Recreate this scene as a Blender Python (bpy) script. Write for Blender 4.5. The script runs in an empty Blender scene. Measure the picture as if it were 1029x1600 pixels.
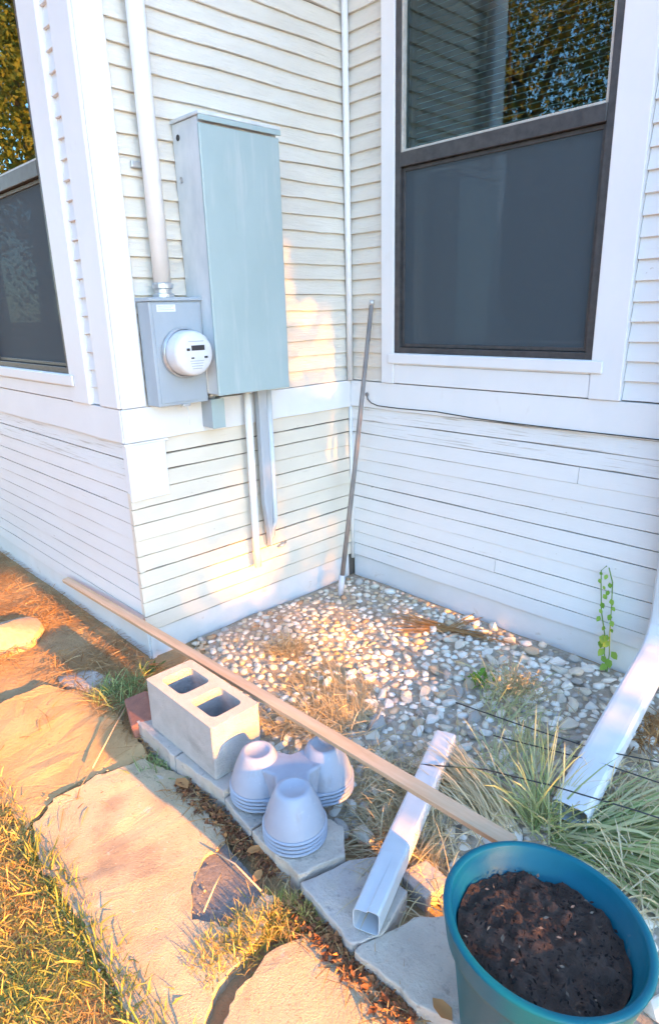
import bpy, bmesh, math, random
import numpy as np
from mathutils import Vector, Matrix, noise

random.seed(7)
rng = np.random.default_rng(11)
SC = bpy.context.scene
COL = SC.collection

# ------------------------------------------------------------------ camera
CAM = Vector((2.4832, -2.5540, 1.5104))
FW = Vector((-0.68970116, 0.6587681, -0.30056098))
RT = Vector((0.69629581, 0.71729716, -0.02563055))
UP = Vector((-0.19870695, 0.22695677, 0.95341815))
cd = bpy.data.cameras.new('camera')
cam = bpy.data.objects.new('camera', cd)
COL.objects.link(cam)
mw = Matrix.Identity(4)
for i in range(3):
    mw[i][0], mw[i][1], mw[i][2], mw[i][3] = RT[i], UP[i], -FW[i], CAM[i]
cam.matrix_world = mw
cd.sensor_fit = 'VERTICAL'
cd.sensor_height = 24.0
cd.lens = 24.0 * 1001.78 / 1600.0
cd.clip_start = 0.05
cd.clip_end = 600
SC.camera = cam

# ------------------------------------------------------------------ light
SUN_EL = math.radians(13.0)
SUN_AZ = math.radians(0.4)            # angle from +x towards +y
TAN = math.tan(SUN_EL)
world = bpy.data.worlds.new('World')
SC.world = world
world.use_nodes = True
wn = world.node_tree
sky = wn.nodes.new('ShaderNodeTexSky')
sky.sky_type = 'NISHITA'
sky.sun_disc = False
sky.sun_elevation = SUN_EL
sky.sun_rotation = math.radians(90) - SUN_AZ
sky.air_density = 1.0
sky.dust_density = 0.3
sky.ozone_density = 3.3
wn.links.new(sky.outputs[0], wn.nodes['Background'].inputs[0])
wn.nodes['Background'].inputs[1].default_value = 0.15
sd = bpy.data.lights.new('sun', 'SUN')
sd.energy = 3.4
sd.angle = math.radians(0.6)
sd.color = (1.0, 0.385, 0.03)
sun = bpy.data.objects.new('sun', sd)
COL.objects.link(sun)
sdir = Vector((math.cos(SUN_EL) * math.cos(SUN_AZ), math.cos(SUN_EL) * math.sin(SUN_AZ), math.sin(SUN_EL)))
sun.rotation_euler = sdir.to_track_quat('Z', 'Y').to_euler()
sun.location = (8, 0, 4)
vs = SC.view_settings
vs.view_transform = 'Standard'
vs.look = 'None'
vs.gamma = 1
vs.use_curve_mapping = False
vs.exposure = 3.2
SC.cycles.max_bounces = 8
SC.cycles.transparent_max_bounces = 12
SC.cycles.caustics_reflective = False
SC.cycles.caustics_refractive = False


# ------------------------------------------------------------------ helpers
def px(x, y, ax, val):
    """point of the place on the plane axis=val that shows at photo pixel x,y (layout aid)"""
    v = FW + RT * ((x - 514.5) / 1001.78) + UP * ((800 - y) / 1001.78)
    return CAM + v * ((val - CAM[ax]) / v[ax])


class MB:
    def __init__(s):
        s.v = []
        s.f = []

    def add(s, vs_, fs_):
        o = len(s.v)
        s.v.extend([tuple(p) for p in vs_])
        s.f.extend([tuple(i + o for i in f) for f in fs_])
        return s

    def box(s, x0, x1, y0, y1, z0, z1, M=None):
        P = [Vector(p) for p in ((x0, y0, z0), (x1, y0, z0), (x1, y1, z0), (x0, y1, z0),
                                 (x0, y0, z1), (x1, y0, z1), (x1, y1, z1), (x0, y1, z1))]
        if M is not None:
            P = [M @ p for p in P]
        return s.add(P, [(0, 3, 2, 1), (4, 5, 6, 7), (0, 1, 5, 4), (1, 2, 6, 5), (2, 3, 7, 6), (3, 0, 4, 7)])

    def prism(s, poly, z0, z1, jz=0.0):
        n = len(poly)
        P = [(p[0], p[1], z0) for p in poly] + [(p[0], p[1], z1 + random.uniform(-jz, jz)) for p in poly]
        return s.add(P, [tuple(range(n - 1, -1, -1)), tuple(range(n, 2 * n))] +
                     [(i, (i + 1) % n, n + (i + 1) % n, n + i) for i in range(n)])

    def tube(s, pts, r, n=10, cap=True):
        pts = [Vector(p) for p in pts]
        rs = r if isinstance(r, (list, tuple)) else [r] * len(pts)
        P = []
        for i, p in enumerate(pts):
            d = (pts[min(i + 1, len(pts) - 1)] - pts[max(i - 1, 0)]).normalized()
            a = d.orthogonal().normalized() if abs(d.z) > .99 else d.cross(Vector((0, 0, 1))).normalized()
            b = d.cross(a)
            for k in range(n):
                t = 2 * math.pi * k / n
                P.append(p + (a * math.cos(t) + b * math.sin(t)) * rs[i])
        F = []
        for i in range(len(pts) - 1):
            for k in range(n):
                F.append((i * n + k, i * n + (k + 1) % n, (i + 1) * n + (k + 1) % n, (i + 1) * n + k))
        if cap:
            F.append(tuple(range(n - 1, -1, -1)))
            F.append(tuple(range((len(pts) - 1) * n, len(pts) * n)))
        return s.add(P, F)

    def lathe(s, prof, M, n=32, cap0=False, cap1=False):
        """prof: (radius, height) about local z"""
        P = []
        for r, h in prof:
            for k in range(n):
                t = 2 * math.pi * k / n
                P.append(M @ Vector((r * math.cos(t), r * math.sin(t), h)))
        F = []
        for i in range(len(prof) - 1):
            for k in range(n):
                F.append((i * n + k, i * n + (k + 1) % n, (i + 1) * n + (k + 1) % n, (i + 1) * n + k))
        if cap0:
            F.append(tuple(range(n - 1, -1, -1)))
        if cap1:
            F.append(tuple(range((len(prof) - 1) * n, len(prof) * n)))
        return s.add(P, F)

    def build(s, name, mat, parent=None, smooth=False, bevel=0.0, seg=2, normals=True):
        me = bpy.data.meshes.new(name)
        me.from_pydata(s.v, [], s.f)
        if normals:
            bm = bmesh.new()
            bm.from_mesh(me)
            bmesh.ops.recalc_face_normals(bm, faces=bm.faces)
            bm.to_mesh(me)
            bm.free()
        return link(name, me, mat, parent, smooth, bevel, seg)


def link(name, me, mat, parent=None, smooth=False, bevel=0.0, seg=2):
    if mat is not None and not me.materials:
        me.materials.append(mat)
    if smooth:
        me.polygons.foreach_set('use_smooth', [True] * len(me.polygons))
    o = bpy.data.objects.new(name, me)
    COL.objects.link(o)
    if parent is not None:
        o.parent = parent
        o.matrix_parent_inverse = Matrix.Translation(parent.matrix_basis.translation).inverted() if parent.type == 'EMPTY' else Matrix.Identity(4)
    if bevel:
        m = o.modifiers.new('bevel', 'BEVEL')
        m.width = bevel
        m.segments = seg
        m.limit_method = 'ANGLE'
        m.angle_limit = math.radians(40)
    return o


def tag(o, label=None, cat=None, group=None, kind=None):
    if label:
        o['label'] = label
    if cat:
        o['category'] = cat
    if group:
        o['group'] = group
    if kind:
        o['kind'] = kind
    return o


def empty(name, loc, label, cat, group=None):
    o = bpy.data.objects.new(name, None)
    o.empty_display_size = .1
    COL.objects.link(o)
    o.location = loc
    return tag(o, label, cat, group)


# ------------------------------------------------------------------ materials
def mat(name, col, rough=.6, col2=None, nscale=(20, 20, 20), fac=(.35, .65), bump=0.0, bscale=(60, 60, 60),
        metal=0.0, spec=.5, detail=6, extra=None, bdist=.004):
    m = bpy.data.materials.new(name)
    m.use_nodes = True
    nt = m.node_tree
    N, L = nt.nodes, nt.links
    b = N['Principled BSDF']
    b.inputs['Roughness'].default_value = rough
    b.inputs['Metallic'].default_value = metal
    b.inputs['Specular IOR Level'].default_value = spec
    b.inputs['Base Color'].default_value = (*col, 1)
    tc = N.new('ShaderNodeTexCoord')

    def nz(scale, det=detail, rough_=.6):
        mp = N.new('ShaderNodeMapping')
        mp.inputs['Scale'].default_value = scale
        L.new(tc.outputs['Object'], mp.inputs[0])
        n = N.new('ShaderNodeTexNoise')
        n.inputs['Scale'].default_value = 1
        n.inputs['Detail'].default_value = det
        n.inputs['Roughness'].default_value = rough_
        L.new(mp.outputs[0], n.inputs['Vector'])
        return n
    out = None
    if col2 is not None:
        n = nz(nscale)
        r = N.new('ShaderNodeValToRGB')
        r.color_ramp.elements[0].position = fac[0]
        r.color_ramp.elements[1].position = fac[1]
        r.color_ramp.elements[0].color = (*col, 1)
        r.color_ramp.elements[1].color = (*col2, 1)
        L.new(n.outputs['Fac'], r.inputs[0])
        out = r.outputs[0]
    for (c3, sc3, lo, hi, amt) in (extra or []):
        n = nz(sc3)
        r = N.new('ShaderNodeMapRange')
        r.inputs[1].default_value = lo
        r.inputs[2].default_value = hi
        r.inputs[3].default_value = 0
        r.inputs[4].default_value = amt
        L.new(n.outputs['Fac'], r.inputs[0])
        mx = N.new('ShaderNodeMix')
        mx.data_type = 'RGBA'
        L.new(r.outputs[0], mx.inputs[0])
        if out is not None:
            L.new(out, mx.inputs[6])
        else:
            mx.inputs[6].default_value = (*col, 1)
        mx.inputs[7].default_value = (*c3, 1)
        out = mx.outputs[2]
    if out is not None:
        L.new(out, b.inputs['Base Color'])
    if bump:
        n = nz(bscale, 8, .65)
        bp = N.new('ShaderNodeBump')
        bp.inputs['Strength'].default_value = bump
        bp.inputs['Distance'].default_value = bdist
        L.new(n.outputs['Fac'], bp.inputs['Height'])
        L.new(bp.outputs[0], b.inputs['Normal'])
    return m


def blade_mat(name, ramp, trans=.35, rough=.6, spec=.25):
    """thin leaf: colour from the per-face attribute 't', some light passes through"""
    m = bpy.data.materials.new(name)
    m.use_nodes = True
    nt = m.node_tree
    N, L = nt.nodes, nt.links
    b = N['Principled BSDF']
    b.inputs['Roughness'].default_value = rough
    b.inputs['Specular IOR Level'].default_value = spec
    at = N.new('ShaderNodeAttribute')
    at.attribute_name = 't'
    r = N.new('ShaderNodeValToRGB')
    els = r.color_ramp.elements
    while len(els) < len(ramp):
        els.new(.5)
    for e, (p, c) in zip(els, ramp):
        e.position = p
        e.color = (*c, 1)
    L.new(at.outputs['Fac'], r.inputs[0])
    L.new(r.outputs[0], b.inputs['Base Color'])
    t = N.new('ShaderNodeBsdfTranslucent')
    L.new(r.outputs[0], t.inputs[0])
    mx = N.new('ShaderNodeMixShader')
    mx.inputs[0].default_value = trans
    L.new(b.outputs[0], mx.inputs[1])
    L.new(t.outputs[0], mx.inputs[2])
    L.new(mx.outputs[0], N['Material Output'].inputs[0])
    return m


MT = {}
DIRT = (.42, .34, .24)
MT['trim'] = mat('trim_paint', (.72, .72, .71), .5, (.68, .685, .68), (3, 3, 2), bump=.25, bscale=(40, 40, 18),
                 extra=[((.58, .55, .48), (9, 9, 5), .66, .78, .5)])
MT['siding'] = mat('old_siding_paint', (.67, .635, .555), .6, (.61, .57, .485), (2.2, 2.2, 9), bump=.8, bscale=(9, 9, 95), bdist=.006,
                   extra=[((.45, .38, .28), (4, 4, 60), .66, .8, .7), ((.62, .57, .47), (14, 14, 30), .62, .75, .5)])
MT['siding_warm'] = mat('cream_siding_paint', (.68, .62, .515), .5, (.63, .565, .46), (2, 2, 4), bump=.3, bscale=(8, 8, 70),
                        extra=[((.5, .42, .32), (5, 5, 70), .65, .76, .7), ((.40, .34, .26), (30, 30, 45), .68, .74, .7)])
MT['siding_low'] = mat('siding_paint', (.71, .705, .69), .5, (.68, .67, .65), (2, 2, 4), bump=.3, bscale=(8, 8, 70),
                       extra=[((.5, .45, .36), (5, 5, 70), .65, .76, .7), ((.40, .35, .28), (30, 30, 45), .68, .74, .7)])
MT['peel'] = mat('peeling_paint', (.71, .71, .70), .6, (.67, .67, .65), (2, 2, 4), bump=.6, bscale=(6, 6, 120),
                 extra=[((.42, .38, .32), (3.5, 3.5, 120), .56, .66, .85)])
MT['core'] = mat('bare_sheathing', (.10, .085, .07), .9)
MT['skirt'] = mat('painted_skirt', (.70, .70, .69), .6, (.63, .63, .60), (3, 3, 3), bump=.5, bscale=(20, 20, 20),
                  extra=[((.48, .42, .33), (10, 10, 14), .64, .74, .7)])
MT['dark_frame'] = mat('bronze_window_frame', (.035, .036, .038), .45, (.06, .06, .06), (30, 30, 30))
MT['bead'] = mat('glazing_bead', (.52, .50, .45), .5, (.4, .38, .33), (30, 30, 30))
MT['slat'] = mat('blind_slat', (.50, .66, .68), .5)
MT['room'] = mat('room_wall', (.22, .22, .21), .9)
MT['panel'] = mat('grey_enamel', (.345, .43, .425), .38, (.315, .40, .395), (5, 5, 3), bump=.06, bscale=(120, 120, 120),
                  extra=[((.50, .52, .50), (24, 24, 3), .56, .76, .45), ((.24, .26, .25), (60, 60, 5), .66, .78, .35)])
MT['panel_light'] = mat('weathered_enamel', (.62, .64, .64), .45, (.5, .54, .55), (14, 14, 6), bump=.1)
MT['meter_box'] = mat('meter_enamel', (.34, .385, .42), .4, (.30, .345, .38), (7, 7, 4), bump=.06, bscale=(120, 120, 120))
MT['zinc'] = mat('galvanised', (.45, .47, .48), .35, (.58, .6, .6), (40, 40, 40), metal=.6)
MT['greypvc'] = mat('grey_conduit', (.42, .45, .48), .45, (.36, .39, .42), (15, 15, 6), bump=.05)
MT['whitepvc'] = mat('white_conduit_paint', (.76, .76, .75), .45, (.68, .67, .64), (12, 12, 5), bump=.12)
MT['meter_face'] = mat('meter_face', (.66, .67, .67), .3, (.6, .61, .62), (25, 25, 25), spec=.6)
MT['black'] = mat('black_print', (.03, .03, .032), .5)
MT['sticker'] = mat('paper_sticker', (.72, .74, .72), .6, (.62, .65, .64), (60, 60, 160))
MT['print'] = mat('grey_print', (.34, .36, .38), .6)
MT['concrete'] = mat('cast_concrete', (.52, .505, .48), .9, (.44, .43, .405), (16, 16, 16), bump=1.0, bscale=(230, 230, 230), bdist=.008,
                     extra=[((.27, .26, .245), (5, 5, 9), .55, .68, .55), ((.25, .24, .225), (210, 210, 210), .62, .69, .6)])
MT['brick'] = mat('red_brick', (.33, .13, .085), .9, (.24, .10, .07), (30, 30, 30), bump=.6, bscale=(120, 120, 120))
MT['flag'] = mat('flagstone', (.50, .43, .37), .85, (.40, .34, .30), (9, 9, 9), bump=1.0, bscale=(55, 55, 55), bdist=.006,
                 extra=[((.50, .42, .32), (14, 14, 14), .5, .66, .7), ((.20, .18, .17), (45, 45, 45), .6, .7, .6)])
MT['flag2'] = mat('flagstone_tan', (.54, .45, .36), .85, (.45, .37, .30), (12, 12, 12), bump=1.0, bscale=(60, 60, 60), bdist=.006, extra=[((.24, .20, .17), (40, 40, 40), .58, .7, .6)])
MT['boulder'] = mat('tan_boulder', (.40, .31, .21), .9, (.32, .24, .16), (9, 9, 9), bump=.7, bscale=(35, 35, 35))
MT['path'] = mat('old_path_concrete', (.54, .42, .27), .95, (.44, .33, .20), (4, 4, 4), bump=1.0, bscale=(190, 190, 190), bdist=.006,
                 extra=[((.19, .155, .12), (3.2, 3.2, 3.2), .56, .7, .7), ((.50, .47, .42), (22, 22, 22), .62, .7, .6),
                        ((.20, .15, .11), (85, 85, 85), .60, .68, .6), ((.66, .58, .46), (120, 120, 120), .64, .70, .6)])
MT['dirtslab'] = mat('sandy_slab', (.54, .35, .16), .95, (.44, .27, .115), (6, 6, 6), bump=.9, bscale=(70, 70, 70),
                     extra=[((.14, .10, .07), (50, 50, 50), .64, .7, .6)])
MT['patch'] = mat('asphalt_patch', (.14, .125, .11), .95, (.22, .195, .17), (90, 90, 90), bump=.6, bscale=(220, 220, 220),
                  extra=[((.30, .29, .27), (170, 170, 170), .66, .7, .8)])
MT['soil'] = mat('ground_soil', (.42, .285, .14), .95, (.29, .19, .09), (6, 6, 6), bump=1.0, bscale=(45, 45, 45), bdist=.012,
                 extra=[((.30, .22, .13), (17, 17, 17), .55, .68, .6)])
MT['potsoil'] = mat('potting_soil', (.050, .030, .020), .95, (.085, .050, .032), (40, 40, 40), bump=1.0, bscale=(90, 90, 90), bdist=.012,
                    extra=[((.09, .05, .03), (60, 60, 60), .62, .7, .7)])
MT['pot'] = mat('blue_pot_plastic', (.001, .095, .132), .45, (.002, .108, .148), (9, 9, 9), bump=.1, bscale=(200, 200, 200), spec=.22,
               extra=[((.16, .15, .12), (30, 30, 30), .64, .74, .35)])
MT['cup'] = mat('grey_nursery_plastic', (.33, .355, .41), .5, (.29, .315, .37), (11, 11, 11), bump=.08, bscale=(80, 80, 80),
                extra=[((.24, .22, .20), (22, 22, 9), .58, .72, .5), ((.50, .50, .50), (50, 50, 50), .62, .72, .4)])
MT['lath'] = mat('pine_lath', (.60, .42, .27), .7, (.50, .33, .19), (2.5, 60, 60), bump=.3, bscale=(6, 120, 120))
MT['spout'] = mat('white_gutter_metal', (.58, .61, .63), .42, (.52, .55, .57), (8, 8, 8), bump=.08, bscale=(60, 60, 60),
                  extra=[((.45, .40, .32), (18, 18, 18), .67, .75, .6)])
MT['rod'] = mat('weathered_pole', (.17, .155, .145), .7, (.25, .23, .21), (50, 50, 8), bump=.3)
MT['wire'] = mat('black_wire', (.025, .025, .025), .6)
MT['bark'] = mat('bark', (.13, .10, .08), .95, (.07, .055, .045), (14, 14, 4), bump=1.0, bscale=(30, 30, 8), bdist=.02)
MT['chip'] = mat('bark_chip', (.13, .06, .035), .9, (.06, .03, .02), (25, 25, 25), bump=.4)
MT['roof'] = mat('soffit_paint', (.62, .60, .55), .7, (.55, .53, .48), (3, 3, 3))
ROCKM = []
for nm, c1, c2 in (('pale_limestone', (.76, .68, .54), (.62, .54, .41)), ('white_limestone', (.85, .80, .70), (.73, .68, .58)),
                   ('tan_limestone', (.58, .47, .32), (.46, .36, .23)), ('grey_limestone', (.50, .46, .40), (.36, .33, .29)),
                   ('rust_limestone', (.52, .33, .18), (.40, .25, .14))):
    ROCKM.append(mat(nm, c1, .9, c2, (28, 28, 28), bump=.7, bscale=(60, 60, 60), extra=[((.17, .14, .11), (40, 40, 40), .64, .72, .6)]))


def glass_mat():
    m = bpy.data.materials.new('window_glass')
    m.use_nodes = True
    nt = m.node_tree
    N, L = nt.nodes, nt.links
    g = N.new('ShaderNodeBsdfGlossy')
    g.inputs['Roughness'].default_value = .012
    g.inputs['Color'].default_value = (.72, .95, 1, 1)
    t = N.new('ShaderNodeBsdfTransparent')
    t.inputs[0].default_value = (.62, .80, .80, 1)
    fr = N.new('ShaderNodeFresnel')
    fr.inputs[0].default_value = 1.85
    tc = N.new('ShaderNodeTexCoord')
    n = N.new('ShaderNodeTexNoise')
    n.inputs['Scale'].default_value = 2.5
    bp = N.new('ShaderNodeBump')
    bp.inputs['Strength'].default_value = .008
    bp.inputs['Distance'].default_value = .02
    L.new(tc.outputs['Object'], n.inputs['Vector'])
    L.new(n.outputs['Fac'], bp.inputs['Height'])
    L.new(bp.outputs[0], g.inputs['Normal'])
    mx = N.new('ShaderNodeMixShader')
    L.new(fr.outputs[0], mx.inputs[0])
    L.new(t.outputs[0], mx.inputs[1])
    L.new(g.outputs[0], mx.inputs[2])
    L.new(mx.outputs[0], N['Material Output'].inputs[0])
    return m


def screen_mat():
    m = bpy.data.materials.new('insect_screen')
    m.use_nodes = True
    nt = m.node_tree
    N, L = nt.nodes, nt.links
    b = N['Principled BSDF']
    b.inputs['Base Color'].default_value = (.044, .064, .078, 1)
    b.inputs['Roughness'].default_value = .8
    t = N.new('ShaderNodeBsdfTransparent')
    mx = N.new('ShaderNodeMixShader')
    mx.inputs[0].default_value = .84
    L.new(t.outputs[0], mx.inputs[1])
    L.new(b.outputs[0], mx.inputs[2])
    L.new(mx.outputs[0], N['Material Output'].inputs[0])
    return m


MT['glass'] = glass_mat()
MT['screen'] = screen_mat()
MT['straw'] = blade_mat('dry_grass', [(0, (.40, .29, .14)), (.5, (.54, .43, .24)), (1, (.64, .56, .38))], .3)
MT['green'] = blade_mat('green_grass', [(0, (.09, .15, .04)), (.5, (.30, .38, .14)), (1, (.58, .55, .30))], .35)
MT['lawn'] = blade_mat('mixed_lawn', [(0, (.12, .17, .04)), (.35, (.30, .31, .07)), (.65, (.52, .38, .13)), (1, (.56, .29, .10))], .3)
MT['litter'] = blade_mat('leaf_litter', [(0, (.10, .045, .025)), (.6, (.26, .11, .05)), (1, (.50, .24, .09))], .2, .8)
MT['needles'] = blade_mat('dry_thatch', [(0, (.26, .14, .06)), (.6, (.46, .26, .10)), (1, (.52, .38, .20))], .2, .8)
MT['vine'] = blade_mat('vine_leaf', [(0, (.16, .32, .04)), (1, (.34, .52, .10))], .4)
MT['leaf'] = blade_mat('tree_leaf', [(0, (.035, .06, .015)), (.6, (.08, .11, .02)), (1, (.17, .16, .03))], .35)
MT['leafy'] = blade_mat('yellowing_leaf', [(0, (.12, .15, .03)), (.5, (.28, .28, .05)), (1, (.46, .36, .07))], .35)

# ------------------------------------------------------------------ the house
LA = 1.344
house = empty('house', (0, 0, 0), 'white clapboard house corner with two dark framed windows', 'house')


def wmap(side):
    if side == 'A':
        return lambda u, w, z: (w, u, z)
    if side == 'B':
        return lambda u, w, z: (u, -w, z)
    return lambda u, w, z: (u, -LA - w, z)


def board(side, u0, u1, z0, z1, wt, wb, parent, m, name='siding_board', jag=.0012, wback=-.03, seg=.09, groove=0.0):
    """one clapboard: thin at the top, proud at its lower edge, a little wavy"""
    f = wmap(side)
    n = max(2, int((u1 - u0) / seg))
    s0 = random.random() * 100
    tilt = random.uniform(-.0012, .0012)
    V, F = [], []
    for i in range(n + 1):
        t = i / n
        u = u0 + (u1 - u0) * t
        j = jag * 1.6 * (noise.noise((u * 2.3, s0, 0)) + .6 * noise.noise((u * 9, s0, 3))) + tilt * (t - .5) * 2
        k = .0016 * noise.noise((u * 3, s0, 7))
        V += [f(u, wback, z1), f(u, wt + k - (.014 if groove else 0), z1), f(u, wt + k - (.012 if groove else 0), z1 - groove - .0006), f(u, wt + k, z1 - groove - .0016),
              f(u, wb + k, z0 + j + .002), f(u, wb + k - .002, z0 + j), f(u, wback, z0 + j)]
    for i in range(n):
        for q in range(7):
            a, b = i * 7 + q, i * 7 + (q + 1) % 7
            F.append((a, b, b + 7, a + 7))
    F += [(0, 1, 2, 3, 4, 5, 6), tuple(n * 7 + q for q in (6, 5, 4, 3, 2, 1, 0))]
    return MB().add(V, F).build(name, m, parent)


def sbox(side, u0, u1, w0, w1, z0, z1, name, m, parent, bevel=.003):
    f = wmap(side)
    a, b = f(u0, w0, z0), f(u1, w1, z1)
    lo = [min(a[i], b[i]) for i in range(3)]
    hi = [max(a[i], b[i]) for i in range(3)]
    return MB().box(lo[0], hi[0], lo[1], hi[1], lo[2], hi[2]).build(name, m, parent, bevel=bevel)


ZG, ZS, ZB, ZT, ZTOP = -.25, .125, 1.0, 1.143, 3.72
EXP = .0730
wallA = empty('wall', (0, 0, 0), None, None)
wallB = empty('wall', (0, 0, 0), None, None)
wallC = empty('wall', (0, 0, 0), None, None)
for w in (wallA, wallB, wallC):
    w.parent = house

# sheathing behind the boards, open where the windows are
WBX0, WBX1, WBZ0, WBZ1 = .321, 1.339, 1.295, 2.98
WCX0, WCX1 = -1.43, -.43
BEND, CEND = 2.62, -4.2
sheath = MB()
sheath.box(-.13, -.018, -LA + .02, .13, ZG, ZTOP)
sheath.box(0, WBX0 - .02, .018, .13, ZS, ZTOP).box(WBX1 + .02, BEND, .018, .13, ZS, ZTOP)
sheath.box(WBX0 - .02, WBX1 + .02, .018, .13, ZS, WBZ0 - .02).box(WBX0 - .02, WBX1 + .02, .018, .13, WBZ1, ZTOP)
sheath.box(WCX1 + .02, -.13, -LA + .018, -LA + .13, ZS, ZTOP).box(CEND, WCX0 - .02, -LA + .018, -LA + .13, ZS, ZTOP)
sheath.box(WCX0 - .02, WCX1 + .02, -LA + .018, -LA + .13, ZS, 1.245).box(WCX0 - .02, WCX1 + .02, -LA + .018, -LA + .13, WBZ1, ZTOP)
sheath.build('sheathing', MT['core'], house)
inner = MB()
inner.box(BEND - .13, BEND - .03, .132, 3.6, ZS, ZTOP).box(CEND, CEND + .1, -LA + .132, 3.6, ZS, ZTOP)
inner.box(CEND, BEND, 3.6, 3.7, ZS, ZTOP).box(CEND + .1, BEND - .13, .135, 3.6, .48, .5).box(CEND + .1, -.135, -LA + .14, .135, .48, .5)
inner.box(-.9, -.8, .6, 3.6, .5, ZTOP)
inner.build('room_wall', MT['room'], house)

# siding, every course a board of its own
zc = ZT
k = 0
while zc < ZTOP - .02:
    z0, z1 = zc + .0025, min(zc + EXP, ZTOP)
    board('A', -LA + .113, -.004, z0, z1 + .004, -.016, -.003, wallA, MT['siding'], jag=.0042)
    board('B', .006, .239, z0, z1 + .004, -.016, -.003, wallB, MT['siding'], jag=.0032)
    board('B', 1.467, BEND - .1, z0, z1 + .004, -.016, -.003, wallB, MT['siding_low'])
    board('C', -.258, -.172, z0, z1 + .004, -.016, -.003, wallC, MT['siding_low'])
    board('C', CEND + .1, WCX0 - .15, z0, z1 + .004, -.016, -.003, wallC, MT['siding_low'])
    zc += EXP
zc = ZS
k = 0
while zc < ZB - .02:
    z1 = min(zc + EXP, ZB)
    g = random.choice((.003, .004, .005, .006))
    top = z1 > ZB - .1
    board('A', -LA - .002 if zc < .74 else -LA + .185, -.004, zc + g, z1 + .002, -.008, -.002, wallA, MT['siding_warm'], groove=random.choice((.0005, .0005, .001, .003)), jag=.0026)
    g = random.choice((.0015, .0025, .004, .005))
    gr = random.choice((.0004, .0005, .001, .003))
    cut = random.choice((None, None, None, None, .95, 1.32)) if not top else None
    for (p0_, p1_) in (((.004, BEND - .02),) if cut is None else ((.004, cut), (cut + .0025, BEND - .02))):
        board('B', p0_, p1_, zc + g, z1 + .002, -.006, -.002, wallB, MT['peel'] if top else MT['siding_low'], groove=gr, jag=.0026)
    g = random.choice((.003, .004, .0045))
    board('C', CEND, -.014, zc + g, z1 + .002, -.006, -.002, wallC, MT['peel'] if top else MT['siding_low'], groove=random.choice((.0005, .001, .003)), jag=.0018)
    zc += EXP
# band boards, corner boards, skirt
board('A', -LA - .004, -.001, ZB, ZT - .002, .008, .009, wallA, MT['trim'], 'band_board', jag=.003)
board('B', .010, BEND, ZB + .004, ZT - .002, .006, .008, wallB, MT['trim'], 'band_board', jag=.003)
board('C', CEND, -.002, ZB + .002, ZT - .002, .006, .008, wallC, MT['trim'], 'band_board', jag=.004)
sbox('A', -LA - .0, -LA + .113, -.03, .012, ZT, ZTOP, 'corner_board', MT['trim'], wallA, .006)
sbox('C', -.172, -.003, -.03, .010, ZT, ZTOP, 'corner_board', MT['trim'], wallC, .006)
sbox('A', -LA - .001, -LA + .183, -.03, .006, .748, ZB - .012, 'corner_board', MT['trim'], wallA, .003)
board('A', -LA - .006, -LA + .2, ZB - .012, ZB - .002, .004, .006, wallA, MT['peel'], 'drip_strip')
sbox('B', BEND - .098, BEND, -.03, .010, ZT, ZTOP, 'corner_board', MT['trim'], wallB, .004)
board('A', -LA + .002, -.02, ZG, ZS - .004, -.016, -.012, wallA, MT['skirt'], 'skirt_board', jag=.004)
board('B', -.0, BEND, ZG, ZS - .005, -.016, -.014, wallB, MT['skirt'], 'skirt_board', jag=.004)
board('C', CEND, -.003, ZG, ZS - .002, -.012, -.006, wallC, MT['skirt'], 'skirt_board', jag=.004)
bd = MB().tube([(.015, -.014, ZT + .002), (.016, -.015, 2.0), (.015, -.014, ZTOP)], .016, 10)
bd.build('corner_bead', MT['trim'], wallA, smooth=True)
MB().tube([(.004, -.004, ZS - .02), (.004, -.004, ZB + .002)], .010, 8).build('corner_bead', MT['siding_low'], wallA, smooth=True)

# eaves
eave = MB().box(CEND - .3, .42, -LA - .42, -LA + .3, ZTOP, ZTOP + .12).box(-.2, BEND + .3, -.42, .3, ZTOP + .001, ZTOP + .121)
eave.box(CEND - .25, .419, -LA + .1, .1, ZTOP + .002, ZTOP + .119).box(CEND - .2, BEND + .2, -.2, 3.8, ZTOP + .003, ZTOP + .118)
eave.build('eave', MT['roof'], house)


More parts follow.
